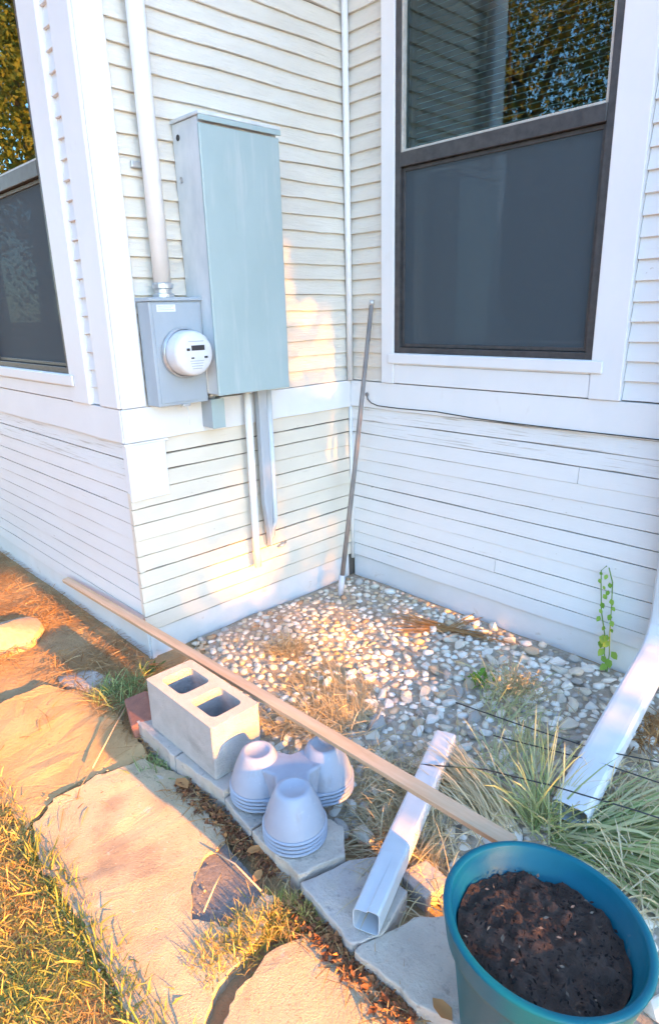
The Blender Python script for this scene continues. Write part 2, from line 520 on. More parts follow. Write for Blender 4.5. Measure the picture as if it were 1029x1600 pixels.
# windows
def window(side, u0, u1, z0, z1, zr, lab, cas0, cas1, corner_low):
    w = empty('window', (0, 0, 0), None, None)
    w.parent = house
    w['label'] = lab
    T, D = MT['trim'], MT['dark_frame']
    sbox(side, u0 - cas0, u0, -.03, .016, ZT, z1 + .14, 'casing', T, w, .004)
    sbox(side, u1, u1 + cas1, -.03, .016, ZT, z1 + .14, 'casing', T, w, .004)
    sbox(side, u0, u1, -.03, .015, z1, z1 + .14, 'casing', T, w, .004)
    sbox(side, u0 - .03, u1 + .05, .0165, .026, z0 - .050, z0 - .002, 'sill', T, w, .004)
    sbox(side, u0 + .001, u1 - .001, -.03, .0145, z0 - .056, z0, 'sill', T, w, .003)
    sbox(side, u0 + .001, u1 - .001, -.03, .012, ZT + .003, z0 - .057, 'apron', T, w, .003)
    # outer dark frame
    fw_ = .030
    sbox(side, u0 + .001, u0 + fw_, -.06, .010, z0 + .001, z1, 'frame', D, w, .002)
    sbox(side, u1 - fw_, u1 - .001, -.06, .010, z0 + .001, z1, 'frame', D, w, .002)
    sbox(side, u0 + fw_, u1 - fw_, -.06, .008, z0 + .001, z0 + .028, 'frame', D, w, .002)
    sbox(side, u0 + fw_, u1 - fw_, -.06, .012, zr - .035, zr + .025, 'meeting_rail', D, w, .003)
    # bead round the upper pane
    B = MT['bead']
    sbox(side, u0 + fw_, u0 + fw_ + .012, -.03, .004, zr + .026, z1, 'glazing_bead', B, w, .002)
    sbox(side, u1 - fw_ - .012, u1 - fw_, -.03, .004, zr + .026, z1, 'glazing_bead', B, w, .002)
    sbox(side, u0 + fw_ + .0125, u1 - fw_ - .0125, -.03, .003, zr + .026, zr + .036, 'glazing_bead', B, w, .002)
    f = wmap(side)

    def pane(a, b, c, d, wo, nm, m):
        return MB().add([f(a, wo, c), f(b, wo, c), f(b, wo, d), f(a, wo, d)], [(0, 1, 2, 3)]).build(nm, m, w)
    pane(u0 + fw_, u1 - fw_, zr + .02, z1, -.018, 'pane', MT['glass'])
    pane(u0 + fw_, u1 - fw_, z0 + .02, zr, -.046, 'pane', MT['glass'])
    # lower screen with its own slim frame
    a, b, c, d = u0 + fw_ + .002, u1 - fw_ - .002, z0 + .030, zr - .037
    s = .016
    for q in ((a, a + s, c, d), (b - s, b, c, d), (a + s, b - s, c, c + s), (a + s, b - s, d - s, d)):
        sbox(side, q[0], q[1], -.022, -.008, q[2], q[3], 'screen_frame', D, w, .002)
    pane(a + s, b - s, c + s, d - s, -.014, 'screen', MT['screen'])
    sbox(side, a + s + .002, b - s - .004, -.044, -.036, c + s + .012, c + s + .024, 'lower_rail', B, w, .001)
    return w


def slats(w, side, u0, u1, zlo, zhi):
    f = wmap(side)
    z = zlo
    while z < zhi:
        MB().add([f(u0, -.075, z), f(u1, -.075, z), f(u1, -.095, z + .009), f(u0, -.095, z + .009),
                  f(u0, -.075, z + .001), f(u1, -.075, z + .001), f(u1, -.095, z + .010), f(u0, -.095, z + .010)],
                 [(0, 1, 2, 3), (4, 5, 6, 7), (0, 1, 5, 4), (2, 3, 7, 6)]).build('blind_slat', MT['slat'], w)
        z += .0235


w1 = window('B', WBX0, WBX1, WBZ0, WBZ1, 2.165, 'dark framed double hung window with blinds behind its upper pane', .082, .126, 0)
slats(w1, 'B', WBX0 + .05, WBX1 - .05, 2.06, 2.95)
w2 = window('C', WCX0, WCX1, 1.265, WBZ1, 2.105, 'dark framed window with yellow trees mirrored in its upper pane', .13, .172, 0)

# ------------------------------------------------------------------ ground, path
def gz(x, y):
    return .018 * noise.noise((x * 1.7, y * 1.7, 3)) + .008 * noise.noise((x * 6, y * 6, 1)) - .012


gm = MB()
nx_, ny_ = 90, 70
xs = np.linspace(-3.2, 3.4, nx_)
ys = np.linspace(-3.6, .6, ny_)
V = [(x, y, gz(x, y)) for y in ys for x in xs]
F = [(j * nx_ + i, j * nx_ + i + 1, (j + 1) * nx_ + i + 1, (j + 1) * nx_ + i) for j in range(ny_ - 1) for i in range(nx_ - 1)]
gm.add(V, F)
o4 = len(gm.v)
R_ = 250
ring = [(-3.2, -3.6), (3.4, -3.6), (3.4, .6), (-3.2, .6)]
gm.add([(x, y, -.02) for x, y in ring] + [(-R_, -R_, -.02), (R_, -R_, -.02), (R_, R_, -.02), (-R_, R_, -.02)],
       [(0, 1, 5, 4), (1, 2, 6, 5), (2, 3, 7, 6), (3, 0, 4, 7)])
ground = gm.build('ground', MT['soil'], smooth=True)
tag(ground, kind='structure')


def rough_poly(pts, seg=.03, amp=.008, seed=0):
    out = []
    n = len(pts)
    for i in range(n):
        a, b = Vector((*pts[i][:2], 0)), Vector((*pts[(i + 1) % n][:2], 0))
        m = max(1, int((b - a).length / seg))
        nrm = (b - a).normalized().cross(Vector((0, 0, 1)))
        for q in range(m):
            p = a.lerp(b, q / m)
            d = amp * (noise.noise((p.x * 14, p.y * 14, seed)) + .9 * noise.noise((p.x * 47, p.y * 47, seed)) + .5 * noise.noise((p.x * 110, p.y * 110, seed)))
            p = p + nrm * d
            out.append((p.x, p.y))
    return out


def gpoly(pixels, z=0.0):
    return [tuple(px(x, y, 2, z))[:2] for x, y in pixels]


def slab(name, poly, z0, z1, m, parent=None, amp=.008, seed=1, bump=.006, bev=.003, seg=.014):
    """prism with a gently uneven, triangulated top"""
    rp = rough_poly(poly, seg, amp, seed)
    bm = bmesh.new()
    vt = [bm.verts.new((x, y, z1)) for x, y in rp]
    f = bm.faces.new(vt)
    f.normal_update()
    if f.normal.z < 0:
        f.normal_flip()
    bmesh.ops.triangulate(bm, faces=[f])
    bmesh.ops.subdivide_edges(bm, edges=[e for e in bm.edges if e.calc_length() > .12], cuts=3, use_grid_fill=True)
    ex = bmesh.ops.extrude_face_region(bm, geom=list(bm.faces))
    nv = [e for e in ex['geom'] if isinstance(e, bmesh.types.BMVert)]
    nvs = set(nv)
    for v in bm.verts:
        if v in nvs:
            v.co.z = z1 + bump * noise.noise((v.co.x * 5, v.co.y * 5, seed)) + bump * .5 * noise.noise((v.co.x * 17, v.co.y * 17, seed))
        else:
            v.co.z = z0
    bmesh.ops.recalc_face_normals(bm, faces=bm.faces)
    me = bpy.data.meshes.new(name)
    bm.to_mesh(me)
    bm.free()
    return link(name, me, m, parent, False, bev)


path = bpy.data.objects.new('path', None)
COL.objects.link(path)
tag(path, kind='structure')
pit = gpoly([(352, 1322), (318, 1352), (300, 1395), (301, 1446), (355, 1455), (412, 1405), (392, 1372)])
s_main = gpoly([(52, 1298), (92, 1252), (150, 1222), (226, 1194), (290, 1222), (345, 1300)]) + [pit[0], pit[1], pit[2], pit[3], pit[4], pit[5]] + \
    gpoly([(432, 1408), (410, 1470), (345, 1545), (300, 1640), (228, 1640), (150, 1490), (108, 1420), (60, 1345)])
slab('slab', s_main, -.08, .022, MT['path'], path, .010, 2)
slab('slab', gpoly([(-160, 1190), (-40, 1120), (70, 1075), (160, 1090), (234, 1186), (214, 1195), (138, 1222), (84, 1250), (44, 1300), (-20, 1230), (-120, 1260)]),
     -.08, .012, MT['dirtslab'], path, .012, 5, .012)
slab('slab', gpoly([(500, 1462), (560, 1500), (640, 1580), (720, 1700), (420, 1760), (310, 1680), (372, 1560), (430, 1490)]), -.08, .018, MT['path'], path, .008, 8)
slab('patch', [((p[0] - 1.27) * 1.06 + 1.27, (p[1] + 1.84) * 1.06 - 1.84) for p in pit], -.08, .011, MT['patch'], path, .004, 9, .008)

bm_ = MB()
bxs, bys = np.linspace(.0, 2.4, 50), np.linspace(-1.46, -.0, 32)
bm_.add([(x, y, gz(x, y) + .007 + .006 * noise.noise((x * 30, y * 30, 0))) for y in bys for x in bxs],
        [(j * 50 + i, j * 50 + i + 1, (j + 1) * 50 + i + 1, (j + 1) * 50 + i) for j in range(31) for i in range(49)
         if not (bxs[i] < .55 and bys[j] < -1.10 - bxs[i] * .55)])
MT['grit'] = mat('pale_grit', (.50, .44, .35), .95, (.36, .30, .22), (25, 25, 25), bump=1.0, bscale=(140, 140, 140), bdist=.01,
                 extra=[((.22, .17, .12), (12, 12, 12), .54, .68, .7)])
o = bm_.build('rock_bed', MT['grit'], smooth=True)
tag(o, kind='structure')
# ------------------------------------------------------------------ rocks
def rock_mesh(name, seed, sub=2, flat=.62):
    bm = bmesh.new()
    bmesh.ops.create_icosphere(bm, subdivisions=sub, radius=1)
    r = random.Random(seed)
    planes = [Vector((r.gauss(0, 1), r.gauss(0, 1), r.gauss(0, .8))).normalized() for _ in range(11)]
    ds = [r.uniform(.42, .76) for _ in planes]
    sx = r.uniform(.75, 1.25)
    for v in bm.verts:
        p = v.co.copy()
        for n, d in zip(planes, ds):
            q = p.dot(n)
            if q > d:
                p -= n * (q - d) * .97
        p *= 1 + .10 * noise.noise(p * 2 + Vector((seed, 0, 0)))
        v.co = Vector((p.x * sx, p.y / sx, p.z * flat))
    me = bpy.data.meshes.new(name)
    bm.to_mesh(me)
    bm.free()
    me.polygons.foreach_set('use_smooth', [True] * len(me.polygons))
    me.set_sharp_from_angle(angle=math.radians(24))
    return me


def inbed(x, y):
    if not (.03 < x < 2.35 and -1.47 < y < -.02):
        return False
    if y < -1.12 - x * .55 and x < .55:      # bare strip beside the corner of the house
        return False
    if x > .55 and y < -1.44:
        return False
    return True


protos = {}
for mi, m in enumerate(ROCKM):
    for q in range(5):
        me = rock_mesh('rock', mi * 10 + q + 1, 2)
        me.materials.append(m)
        protos[mi, q] = me


def rock_kind(x, y):
    r = random.random()
    warm = max(0, 1 - (x / 1.0)) * .5
    if r < .10 + .25 * warm:
        return 2
    if r < .10 + .34 * warm:
        return 4
    if r < .24 + .34 * warm:
        return 3
    return 1 if random.random() < .30 + .35 * min(1, x) else 0


pts = []
cell = {}


def try_rock(x, y, r):
    cx, cy = int(x / .1), int(y / .1)
    for a in range(cx - 1, cx + 2):
        for b in range(cy - 1, cy + 2):
            for (u, v, s) in cell.get((a, b), ()):
                if (u - x) ** 2 + (v - y) ** 2 < (.68 * (r + s)) ** 2:
                    return False
    cell.setdefault((cx, cy), []).append((x, y, r))
    pts.append((x, y, r))
    return True


BIG = [(590, 1120, .05), (566, 1116, .05), (815, 1062, .05), (700, 1090, .035), (527, 1288, .042), (650, 985, .03), (640, 1045, .035), (770, 975, .04),
       (835, 1015, .045), (870, 1030, .045), (900, 1060, .04), (560, 905, .042), (585, 912, .038), (600, 900, .035), (610, 920, .036), (573, 925, .03)]
for (a, b, r) in BIG:
    p = px(a, b, 2, .02)
    try_rock(p.x, p.y, r)
for (rad, tries) in (((.028, .038), 900), ((.021, .028), 4500), ((.013, .020), 9000), ((.007, .012), 9000)):
    for _ in range(tries):
        x, y = random.uniform(.03, 2.3), random.uniform(-1.47, -.02)
        if inbed(x, y):
            r = random.uniform(*rad)
            if x < .7 and r > .03:
                continue
            try_rock(x, y, r)


def seen(x, y):
    v = Vector((x, y, 0)) - CAM
    d = v.dot(FW)
    X, Y = 514.5 + 1001.78 * v.dot(RT) / d, 800 - 1001.78 * v.dot(UP) / d
    return (0 < X < 1029 and Y < 1600), d


vis = []
rest = []
for (x, y, r) in pts:
    s, d = seen(x, y)
    hidden = (.55 < x < 1.0 and y < -1.38)
    (vis if s and not hidden else rest).append((r / d, x, y, r))
vis.sort(reverse=True)
rest = vis[290:] + rest
for (_, x, y, r) in vis[:290]:
    k = rock_kind(x, y)
    o = bpy.data.objects.new('rock', protos[k, random.randrange(5)])
    COL.objects.link(o)
    o.location = (x, y, gz(x, y) + r * .34)
    o.scale = (r * random.uniform(.95, 1.25), r * random.uniform(.9, 1.1), r * random.uniform(.8, 1.15))
    o.rotation_euler = (random.uniform(-.5, .5), random.uniform(-.5, .5), random.uniform(0, 6.28))
    zone = ('against the wall under the big window' if y > -.22 else 'near the foot of the meter wall' if x < .4 else
            'between the lath and the grass by the pot' if y < -1.05 else 'in the left half of the bed' if x < .95 else 'in the right half of the bed')
    tint = ('pale cream', 'white', 'tan', 'grey', 'rusty orange')[k]
    size = 'large' if r > .033 else 'middle-sized' if r > .0275 else 'small'
    tag(o, f'{size} {tint} rock {zone}', 'rock', 'rocks of the bed in the house corner')


def bake(tris, name, m_, kindlist=None):
    pass


smalls = {}
sm_proto = [rock_mesh('small', 200 + q, 1) for q in range(6)]
sm_data = []
for me in sm_proto:
    v = np.empty(len(me.vertices) * 3)
    me.vertices.foreach_get('co', v)
    f = np.array([p.vertices[:] for p in me.polygons])
    sm_data.append((v.reshape(-1, 3), f))
    bpy.data.meshes.remove(me)
for (_, x, y, r) in rest:
    k = rock_kind(x, y)
    v, f = sm_data[random.randrange(6)]
    a = random.uniform(0, 6.28)
    c, s = math.cos(a), math.sin(a)
    v2 = v * np.array([r * random.uniform(.95, 1.25), r, r])
    v2 = np.stack([v2[:, 0] * c - v2[:, 1] * s + x, v2[:, 0] * s + v2[:, 1] * c + y, v2[:, 2] + gz(x, y) + r * .3], 1)
    smalls.setdefault(k, []).append((v2, f))
allv, allf, mid = [], [], []
off = 0
for k, lst in smalls.items():
    for v, f in lst:
        allv.append(v)
        allf.append(f + off)
        mid += [k] * len(f)
        off += len(v)
me = bpy.data.meshes.new('gravel')
me.from_pydata(np.concatenate(allv).tolist(), [], np.concatenate(allf).tolist())
for m in ROCKM:
    me.materials.append(m)
me.polygons.foreach_set('material_index', mid)
me.polygons.foreach_set('use_smooth', [True] * len(me.polygons))
o = bpy.data.objects.new('gravel', me)
COL.objects.link(o)
tag(o, 'small pale gravel filling the gaps between larger rocks', 'gravel', kind='stuff')


# ------------------------------------------------------------------ blades, leaves
def strips(items, name, m, parent=None, seg=4):
    """items: (base, dir, length, width, droop, t) -> curved tapering blades in one mesh"""
    n = len(items)
    B = np.array([i[0] for i in items], float)
    D = np.array([i[1] for i in items], float)
    D /= np.linalg.norm(D, axis=1)[:, None]
    Ln = np.array([i[2] for i in items])[:, None]
    Wd = np.array([i[3] for i in items])[:, None]
    Dr = np.array([i[4] for i in items])[:, None]
    T = np.array([i[5] for i in items])
    side = np.cross(D, np.array([0, 0, 1.0])) + rng.normal(0, .25, (n, 3))
    side /= np.linalg.norm(side, axis=1)[:, None] + 1e-9
    vs_ = []
    for k in range(seg + 1):
        t = k / seg
        c = B + D * Ln * t
        c[:, 2] -= (Dr * Ln * t * t)[:, 0]
        c[:, 2] = np.maximum(c[:, 2], .004 + B[:, 2] * 0 + .006 * rng.random(n))
        w = Wd * (.62 if k < seg else .06) * (1 - .55 * t)
        vs_.append(c - side * w)
        vs_.append(c + side * w)
    V = np.stack(vs_, 1).reshape(-1, 3)
    per = 2 * (seg + 1)
    q = np.array([[2 * k, 2 * k + 1, 2 * k + 3, 2 * k + 2] for k in range(seg)])
    F = (np.arange(n)[:, None, None] * per + q[None]).reshape(-1, 4)
    return facemesh(name, V, F, np.repeat(T, seg), m, parent)


def facemesh(name, V, F, T, m, parent=None):
    me = bpy.data.meshes.new(name)
    nv, nf, w = len(V), len(F), F.shape[1]
    me.vertices.add(nv)
    me.vertices.foreach_set('co', np.asarray(V, np.float32).ravel())
    me.loops.add(nf * w)
    me.loops.foreach_set('vertex_index', F.astype(np.int32).ravel())
    me.polygons.add(nf)
    me.polygons.foreach_set('loop_start', np.arange(0, nf * w, w, dtype=np.int32))
    me.update(calc_edges=True)
    at = me.attributes.new('t', 'FLOAT', 'FACE')
    at.data.foreach_set('value', np.asarray(T, np.float32))
    return link(name, me, m, parent)


def leaves(C, size, m, name, parent=None, flat=0.0, aspect=.55, tvals=None, curl=.15):
    """one bent leaf (two quads) for each centre"""
    n = len(C)
    a = rng.normal(0, 1, (n, 3))
    a[:, 2] *= (1 - flat)
    a /= np.linalg.norm(a, axis=1)[:, None]
    b = rng.normal(0, 1, (n, 3))
    b[:, 2] *= (1 - flat)
    b -= a * np.sum(a * b, 1)[:, None]
    b /= np.linalg.norm(b, axis=1)[:, None]
    c = np.cross(a, b)
    s = (size * rng.uniform(.6, 1.3, n))[:, None]
    V = np.stack([C - a * s * .5, C - b * s * aspect * .5 + c * s * curl, C + a * s * .5, C + b * s * aspect * .5 + c * s * curl], 1).reshape(-1, 3)
    F = (np.arange(n)[:, None, None] * 4 + np.array([[0, 1, 2], [0, 2, 3]])[None]).reshape(-1, 3)
    T = rng.random(n) if tvals is None else tvals
    return facemesh(name, V, F, np.repeat(T, 2), m, parent)


def clump(n, c, ln, spread, wid=.004, lean=(0, 0), droop=.5, r0=.02, t=(0, 1), up=1.0):
    L_ = []
    for _ in range(n):
        a = random.uniform(0, 6.28)
        rr = random.uniform(0, 1) ** .6
        d = (math.cos(a) * spread * rr + lean[0], math.sin(a) * spread * rr + lean[1], up * random.uniform(.5, 1.1))
        b = (c[0] + random.gauss(0, r0), c[1] + random.gauss(0, r0), max(0, c[2]))
        L_.append((b, d, ln * random.uniform(.5, 1.1), wid * random.uniform(.6, 1.2), droop * random.uniform(.5, 1.3), random.uniform(*t)))
    return L_


exec_details = True
# ------------------------------------------------------------------ electric gear on the meter wall
RY = Matrix.Rotation(math.pi / 2, 4, 'Y')       # local z -> world +x
em = empty('electric_meter', (0, -1.1, 1.145), 'grey meter box with round glass electric meter on the wall', 'electric meter')
MB().box(.0135, .105, -1.228, -.988, 1.147, 1.560).build('box', MT['meter_box'], em, bevel=.004)
MB().box(.013, .114, -1.234, -.982, 1.5605, 1.575).build('lid', MT['meter_box'], em, bevel=.003)
MB().box(.1055, .109, -1.215, -1.001, 1.160, 1.553).build('cover', MT['meter_box'], em, bevel=.002)
MB().box(.1092, .1098, -1.197, -1.112, 1.520, 1.547).build('sticker', MT['sticker'], em)
for i in range(3):
    MB().box(.1099, .1102, -1.19, -1.12 - .012 * (i % 2), 1.5265 + i * .007, 1.5285 + i * .007).build('print_line', MT['print'], em)
MC = Matrix.Translation((.109, -1.098, 1.357)) @ RY
MB().lathe([(.088, 0), (.098, .0), (.101, .006), (.100, .018), (.094, .024)], MC, 40).build('ring', MT['zinc'], em, smooth=True)
hd = MB().lathe([(.091, .015), (.091, .03), (.089, .075), (.086, .088), (.078, .096), (.05, .099), (.001, .1)], MC, 48, cap1=True).build('meter_head', MT['meter_face'], em, smooth=True)
fx = .109 + .0985


def mark(y0, y1, z0, z1, m, nm, dx=.0035):
    MB().box(fx, fx + dx, -1.098 + y0, -1.098 + y1, 1.357 + z0, 1.357 + z1).build(nm, m, hd)


mark(-.018, .042, .012, .032, MT['black'], 'display')
mark(-.040, -.027, .012, .022, MT['black'], 'printed_mark')
mark(-.022, -.010, -.020, -.014, MT['black'], 'printed_mark')
mark(.040, .054, -.020, -.012, MT['black'], 'printed_mark')
for i in range(4):
    mark(-.028 + .003 * i, .036 - .004 * i, -.030 - .010 * i, -.0275 - .010 * i, MT['print'], 'print_line', .0025)
mark(-.030, .040, .046, .049, MT['print'], 'print_line', .0022)
MB().box(.085, .112, -1.118, -1.082, 1.138, 1.149).build('hasp', MT['zinc'], em, bevel=.002)
MB().tube([(.112, -1.1, 1.142), (.116, -1.098, 1.11), (.114, -1.1, 1.06)], .0016, 6).build('seal_wire', MT['zinc'], em)

ri = empty('service_conduit', (.055, -1.128, 1.575), 'thick white painted riser pipe rising from the meter box', 'conduit')
MB().tube([(.055, -1.128, 1.625), (.055, -1.128, 2.3), (.055, -1.128, ZTOP - .002)], .034, 20).build('pipe', MT['whitepvc'], ri, smooth=True)
MB().lathe([(.044, 0), (.044, .012), (.034, .016), (.034, .03), (.041, .034), (.041, .05), (.035, .056)], Matrix.Translation((.055, -1.128, 1.576)), 20).build('hub', MT['zinc'], ri)
for zz in (2.05, 2.8):
    MB().box(.001, .0145, -1.185, -1.071, zz, zz + .022).build('strap', MT['zinc'], ri, bevel=.002)

bp_ = empty('breaker_panel', (0, -.79, 1.176), 'tall grey steel breaker panel mounted beside the meter', 'breaker panel')
MB().box(-.0015, .178, -.986, -.602, 1.178, 2.222).build('box', MT['panel_light'], bp_, bevel=.003)
MB().box(.1785, .192, -.990, -.598, 1.174, 2.196).build('door', MT['panel'], bp_, bevel=.004)
MB().box(-.001, .200, -.994, -.594, 2.2225, 2.236).build('hood', MT['panel_light'], bp_, bevel=.003)
MB().box(.193, .201, -.994, -.594, 2.203, 2.222).build('hood', MT['panel'], bp_, bevel=.002)
for zz in (2.17, 2.02):
    MB().lathe([(.001, 0), (.011, 0), (.012, .002), (.011, .003)], Matrix.Translation((.04, -.9865, zz)) @ Matrix.Rotation(math.pi / 2, 4, 'X'), 12).build('knockout', MT['black'] if zz > 2.1 else MT['zinc'], bp_)
MB().box(.05, .11, -.9905, -.9865, 1.185, 1.33).build('side_bracket', MT['zinc'], bp_, bevel=.002)
MB().tube([(.08, -.998, 1.21), (.085, -1.0, 1.28), (.08, -.998, 1.36)], .006, 8).build('side_cable', MT['greypvc'], bp_, smooth=True)

jb = empty('junction_box', (0, -.93, 1.006), 'small grey box below the gap between meter and panel', 'junction box')
MB().box(.0095, .090, -.966, -.902, 1.022, 1.148).build('box', MT['meter_box'], jb, bevel=.003)
MB().box(.0905, .095, -.968, -.900, 1.020, 1.150).build('cover', MT['panel'], jb, bevel=.002)
MB().tube([(.05, -.935, 1.1485), (.05, -.935, 1.1765)], .016, 12).build('nipple', MT['zinc'], jb, smooth=True)

c1 = empty('white_conduit', (.06, -.742, .1), 'slim white conduit dropping from the panel to the sunlit patch', 'conduit')
MB().tube([(.055, -.742, 1.160), (.055, -.742, .9), (.052, -.741, .5), (.05, -.739, .285)], .018, 14).build('pipe', MT['whitepvc'], c1, smooth=True)
MB().lathe([(.028, 0), (.028, .02), (.02, .022)], Matrix.Translation((.055, -.742, 1.153)), 14).build('locknut', MT['zinc'], c1)
c2 = empty('grey_guard', (.05, -.655, .36), 'flat grey cable guard with pointed lower end under the panel', 'cable guard')
MB().add([(.03, -.683, 1.173), (.03, -.632, 1.173), (.03, -.632, .55), (.03, -.645, .37), (.03, -.652, .37), (.03, -.680, .6),
          (.062, -.683, 1.173), (.062, -.632, 1.173), (.062, -.632, .55), (.062, -.645, .37), (.062, -.652, .37), (.062, -.680, .6)],
         [(0, 1, 2, 3, 4, 5), (11, 10, 9, 8, 7, 6)] + [(i, (i + 1) % 6, 6 + (i + 1) % 6, 6 + i) for i in range(6)]).build('guard', MT['greypvc'], c2, bevel=.004)
c3 = empty('pale_conduit', (.05, -.61, .38), 'pale conduit beside the pointed grey guard under the panel', 'conduit')
MB().tube([(.045, -.612, 1.173), (.045, -.612, .50), (.03, -.622, .42), (.012, -.632, .36)], [.017, .017, .017, .012], 12).build('pipe', MT['spout'], c3, smooth=True)
o = MB().tube([(.004, -.565, .33), (.02, -.55, .335), (.012, -.52, .345)], .006, 8).build('hose_stub', MT['zinc'], smooth=True)
tag(o, 'short metal pipe stub poking from the wall above the bright patch', 'pipe stub')

# leaning pole in the inner corner
pb = Vector((.165, -.275, .0))
pt_ = Vector((.183, -.022, 1.545))
lp = empty('leaning_pole', pb, 'thin weathered pole leaning in the inner corner of the walls', 'pole')
d = (pt_ - pb)
MB().tube([pb + d * .06, pb + d * .5 + Vector((.006, 0, 0)), pt_], [.0135, .0125, .0115], 10).build('shaft', MT['rod'], lp, smooth=True)
MB().tube([pb + Vector((0, 0, -.01)), pb + d * .075], .0165, 10).build('white_foot', MT['spout'], lp, smooth=True)
MB().tube([pt_ - d * .012, pt_ + d * .004], .0128, 10).build('end_cap', MT['zinc'], lp, smooth=True)

# cable along the window wall
cb = empty('wall_cable', (.134, -.01, 1.07), 'thin black cable sagging along the band under the big window', 'cable')
CP = [(.134, -.014, 1.075), (.142, -.013, 1.05), (.165, -.012, 1.032), (.211, -.012, 1.021), (.35, -.012, 1.019), (.587, -.0125, 1.024), (.8, -.012, 1.014), (1.008, -.012, 1.011), (1.3, -.012, 1.010), (1.625, -.012, 1.012), (2.2, -.012, 1.012)]
MB().tube(CP, .0026, 6).build('cable', MT['wire'], cb, smooth=True)
MB().lathe([(.001, .008), (.009, .008), (.011, 0)], Matrix.Translation((.134, -.0085, 1.075)) @ Matrix.Rotation(math.pi / 2, 4, 'X'), 12).build('wall_plug', MT['rod'], cb)

# ------------------------------------------------------------------ concrete block, cups, lath
blk = empty('concrete_block', (.77, -1.56, .08), 'hollow grey concrete block with two cores on the stone border', 'concrete block')
bx0, bx1, by0, by1, bz0, bz1 = .575, .985, -1.655, -1.468, .082, .276


def block_mesh():
    bm = bmesh.new()

    def rr(cx, cy, hx, hy, r, n=5):
        out = []
        for (sx, sy, a0) in ((1, 1, 0), (-1, 1, 90), (-1, -1, 180), (1, -1, 270)):
            for i in range(n):
                a = math.radians(a0 + 90 * i / (n - 1))
                out.append((cx + sx * (hx - r) + r * math.cos(a), cy + sy * (hy - r) + r * math.sin(a)))
        return out
    cx, cy = (bx0 + bx1) / 2, (by0 + by1) / 2
    loops = [rr(cx, cy, (bx1 - bx0) / 2, (by1 - by0) / 2, .008),
             rr(cx - .094, cy, .070, .060, .022), rr(cx + .094, cy, .070, .060, .022)]
    bots = [loops[0], rr(cx - .094, cy, .066, .056, .022), rr(cx + .094, cy, .066, .056, .022)]
    T, B_ = [], []
    for lt, lb in zip(loops, bots):
        T.append([bm.verts.new((x, y, bz1)) for x, y in lt])
        B_.append([bm.verts.new((x, y, bz0)) for x, y in lb])
    for t, b in zip(T, B_):
        n = len(t)
        for i in range(n):
            bm.faces.new((t[i], t[(i + 1) % n], b[(i + 1) % n], b[i]))
    for grp in (T, B_):
        es = []
        for lst in grp:
            n = len(lst)
            for i in range(n):
                es.append(bm.edges.get((lst[i], lst[(i + 1) % n])))
        bmesh.ops.triangle_fill(bm, edges=es, use_beauty=True)
    bmesh.ops.recalc_face_normals(bm, faces=bm.faces)
    me = bpy.data.meshes.new('body')
    bm.to_mesh(me)
    bm.free()
    return me


link('body', block_mesh(), MT['concrete'], blk, bevel=.005, seg=3)

# stack of joined upside-down nursery cups
CUPS = [(1.115, -1.580), (1.318, -1.612), (1.240, -1.420)]
cz = .070
cu = empty('nursery_cups', (1.22, -1.54, cz), 'stack of upside-down grey three-cup nursery pots beside the block', 'nursery pots')
ccx, ccy = sum(c[0] for c in CUPS) / 3, sum(c[1] for c in CUPS) / 3
for i, (x, y) in enumerate(CUPS):
    M = Matrix.Translation((x, y, cz))
    pr_ = [(.088, .048), (.087, .054), (.084, .068), (.077, .092), (.066, .120), (.056, .142), (.050, .153), (.045, .157), (.036, .157), (.032, .153), (.001, .152)]
    MB().lathe(pr_, M, 36).build('cup', MT['cup'], cu, smooth=True)


def tri_rim(z, grow):
    """rounded three-lobed rim lip: outline of three discs and the web between them"""
    out = []
    n = 120
    for k in range(n):
        a = 2 * math.pi * k / n
        dx, dy = math.cos(a), math.sin(a)
        best = .055
        for (x, y) in CUPS:
            ex, ey = x - ccx, y - ccy
            b = ex * dx + ey * dy
            c = ex * ex + ey * ey - (.088 + grow) ** 2
            q = b * b - c
            if q > 0:
                best = max(best, b + math.sqrt(q))
        out.append(best)
    # soften the valleys
    for _ in range(3):
        out = [max(out[k], (out[k - 2] + out[(k + 2) % n]) / 2 * .985) for k in range(n)]
    return [(ccx + math.cos(2 * math.pi * k / n) * r, ccy + math.sin(2 * math.pi * k / n) * r, z) for k, r in enumerate(out)]


for q in range(4):
    z0 = cz + .001 + q * .013
    P = tri_rim(z0, .004) + tri_rim(z0 + .004, .0055) + tri_rim(z0 + .007, .001)
    n = 120
    Fq = []
    for a in (0, 1):
        Fq += [(a * n + i, a * n + (i + 1) % n, (a + 1) * n + (i + 1) % n, (a + 1) * n + i) for i in range(n)]
    Fq += [tuple(range(2 * n, 3 * n)), tuple(range(n - 1, -1, -1))]
    MB().add(P, Fq).build('rim', MT['cup'], cu)
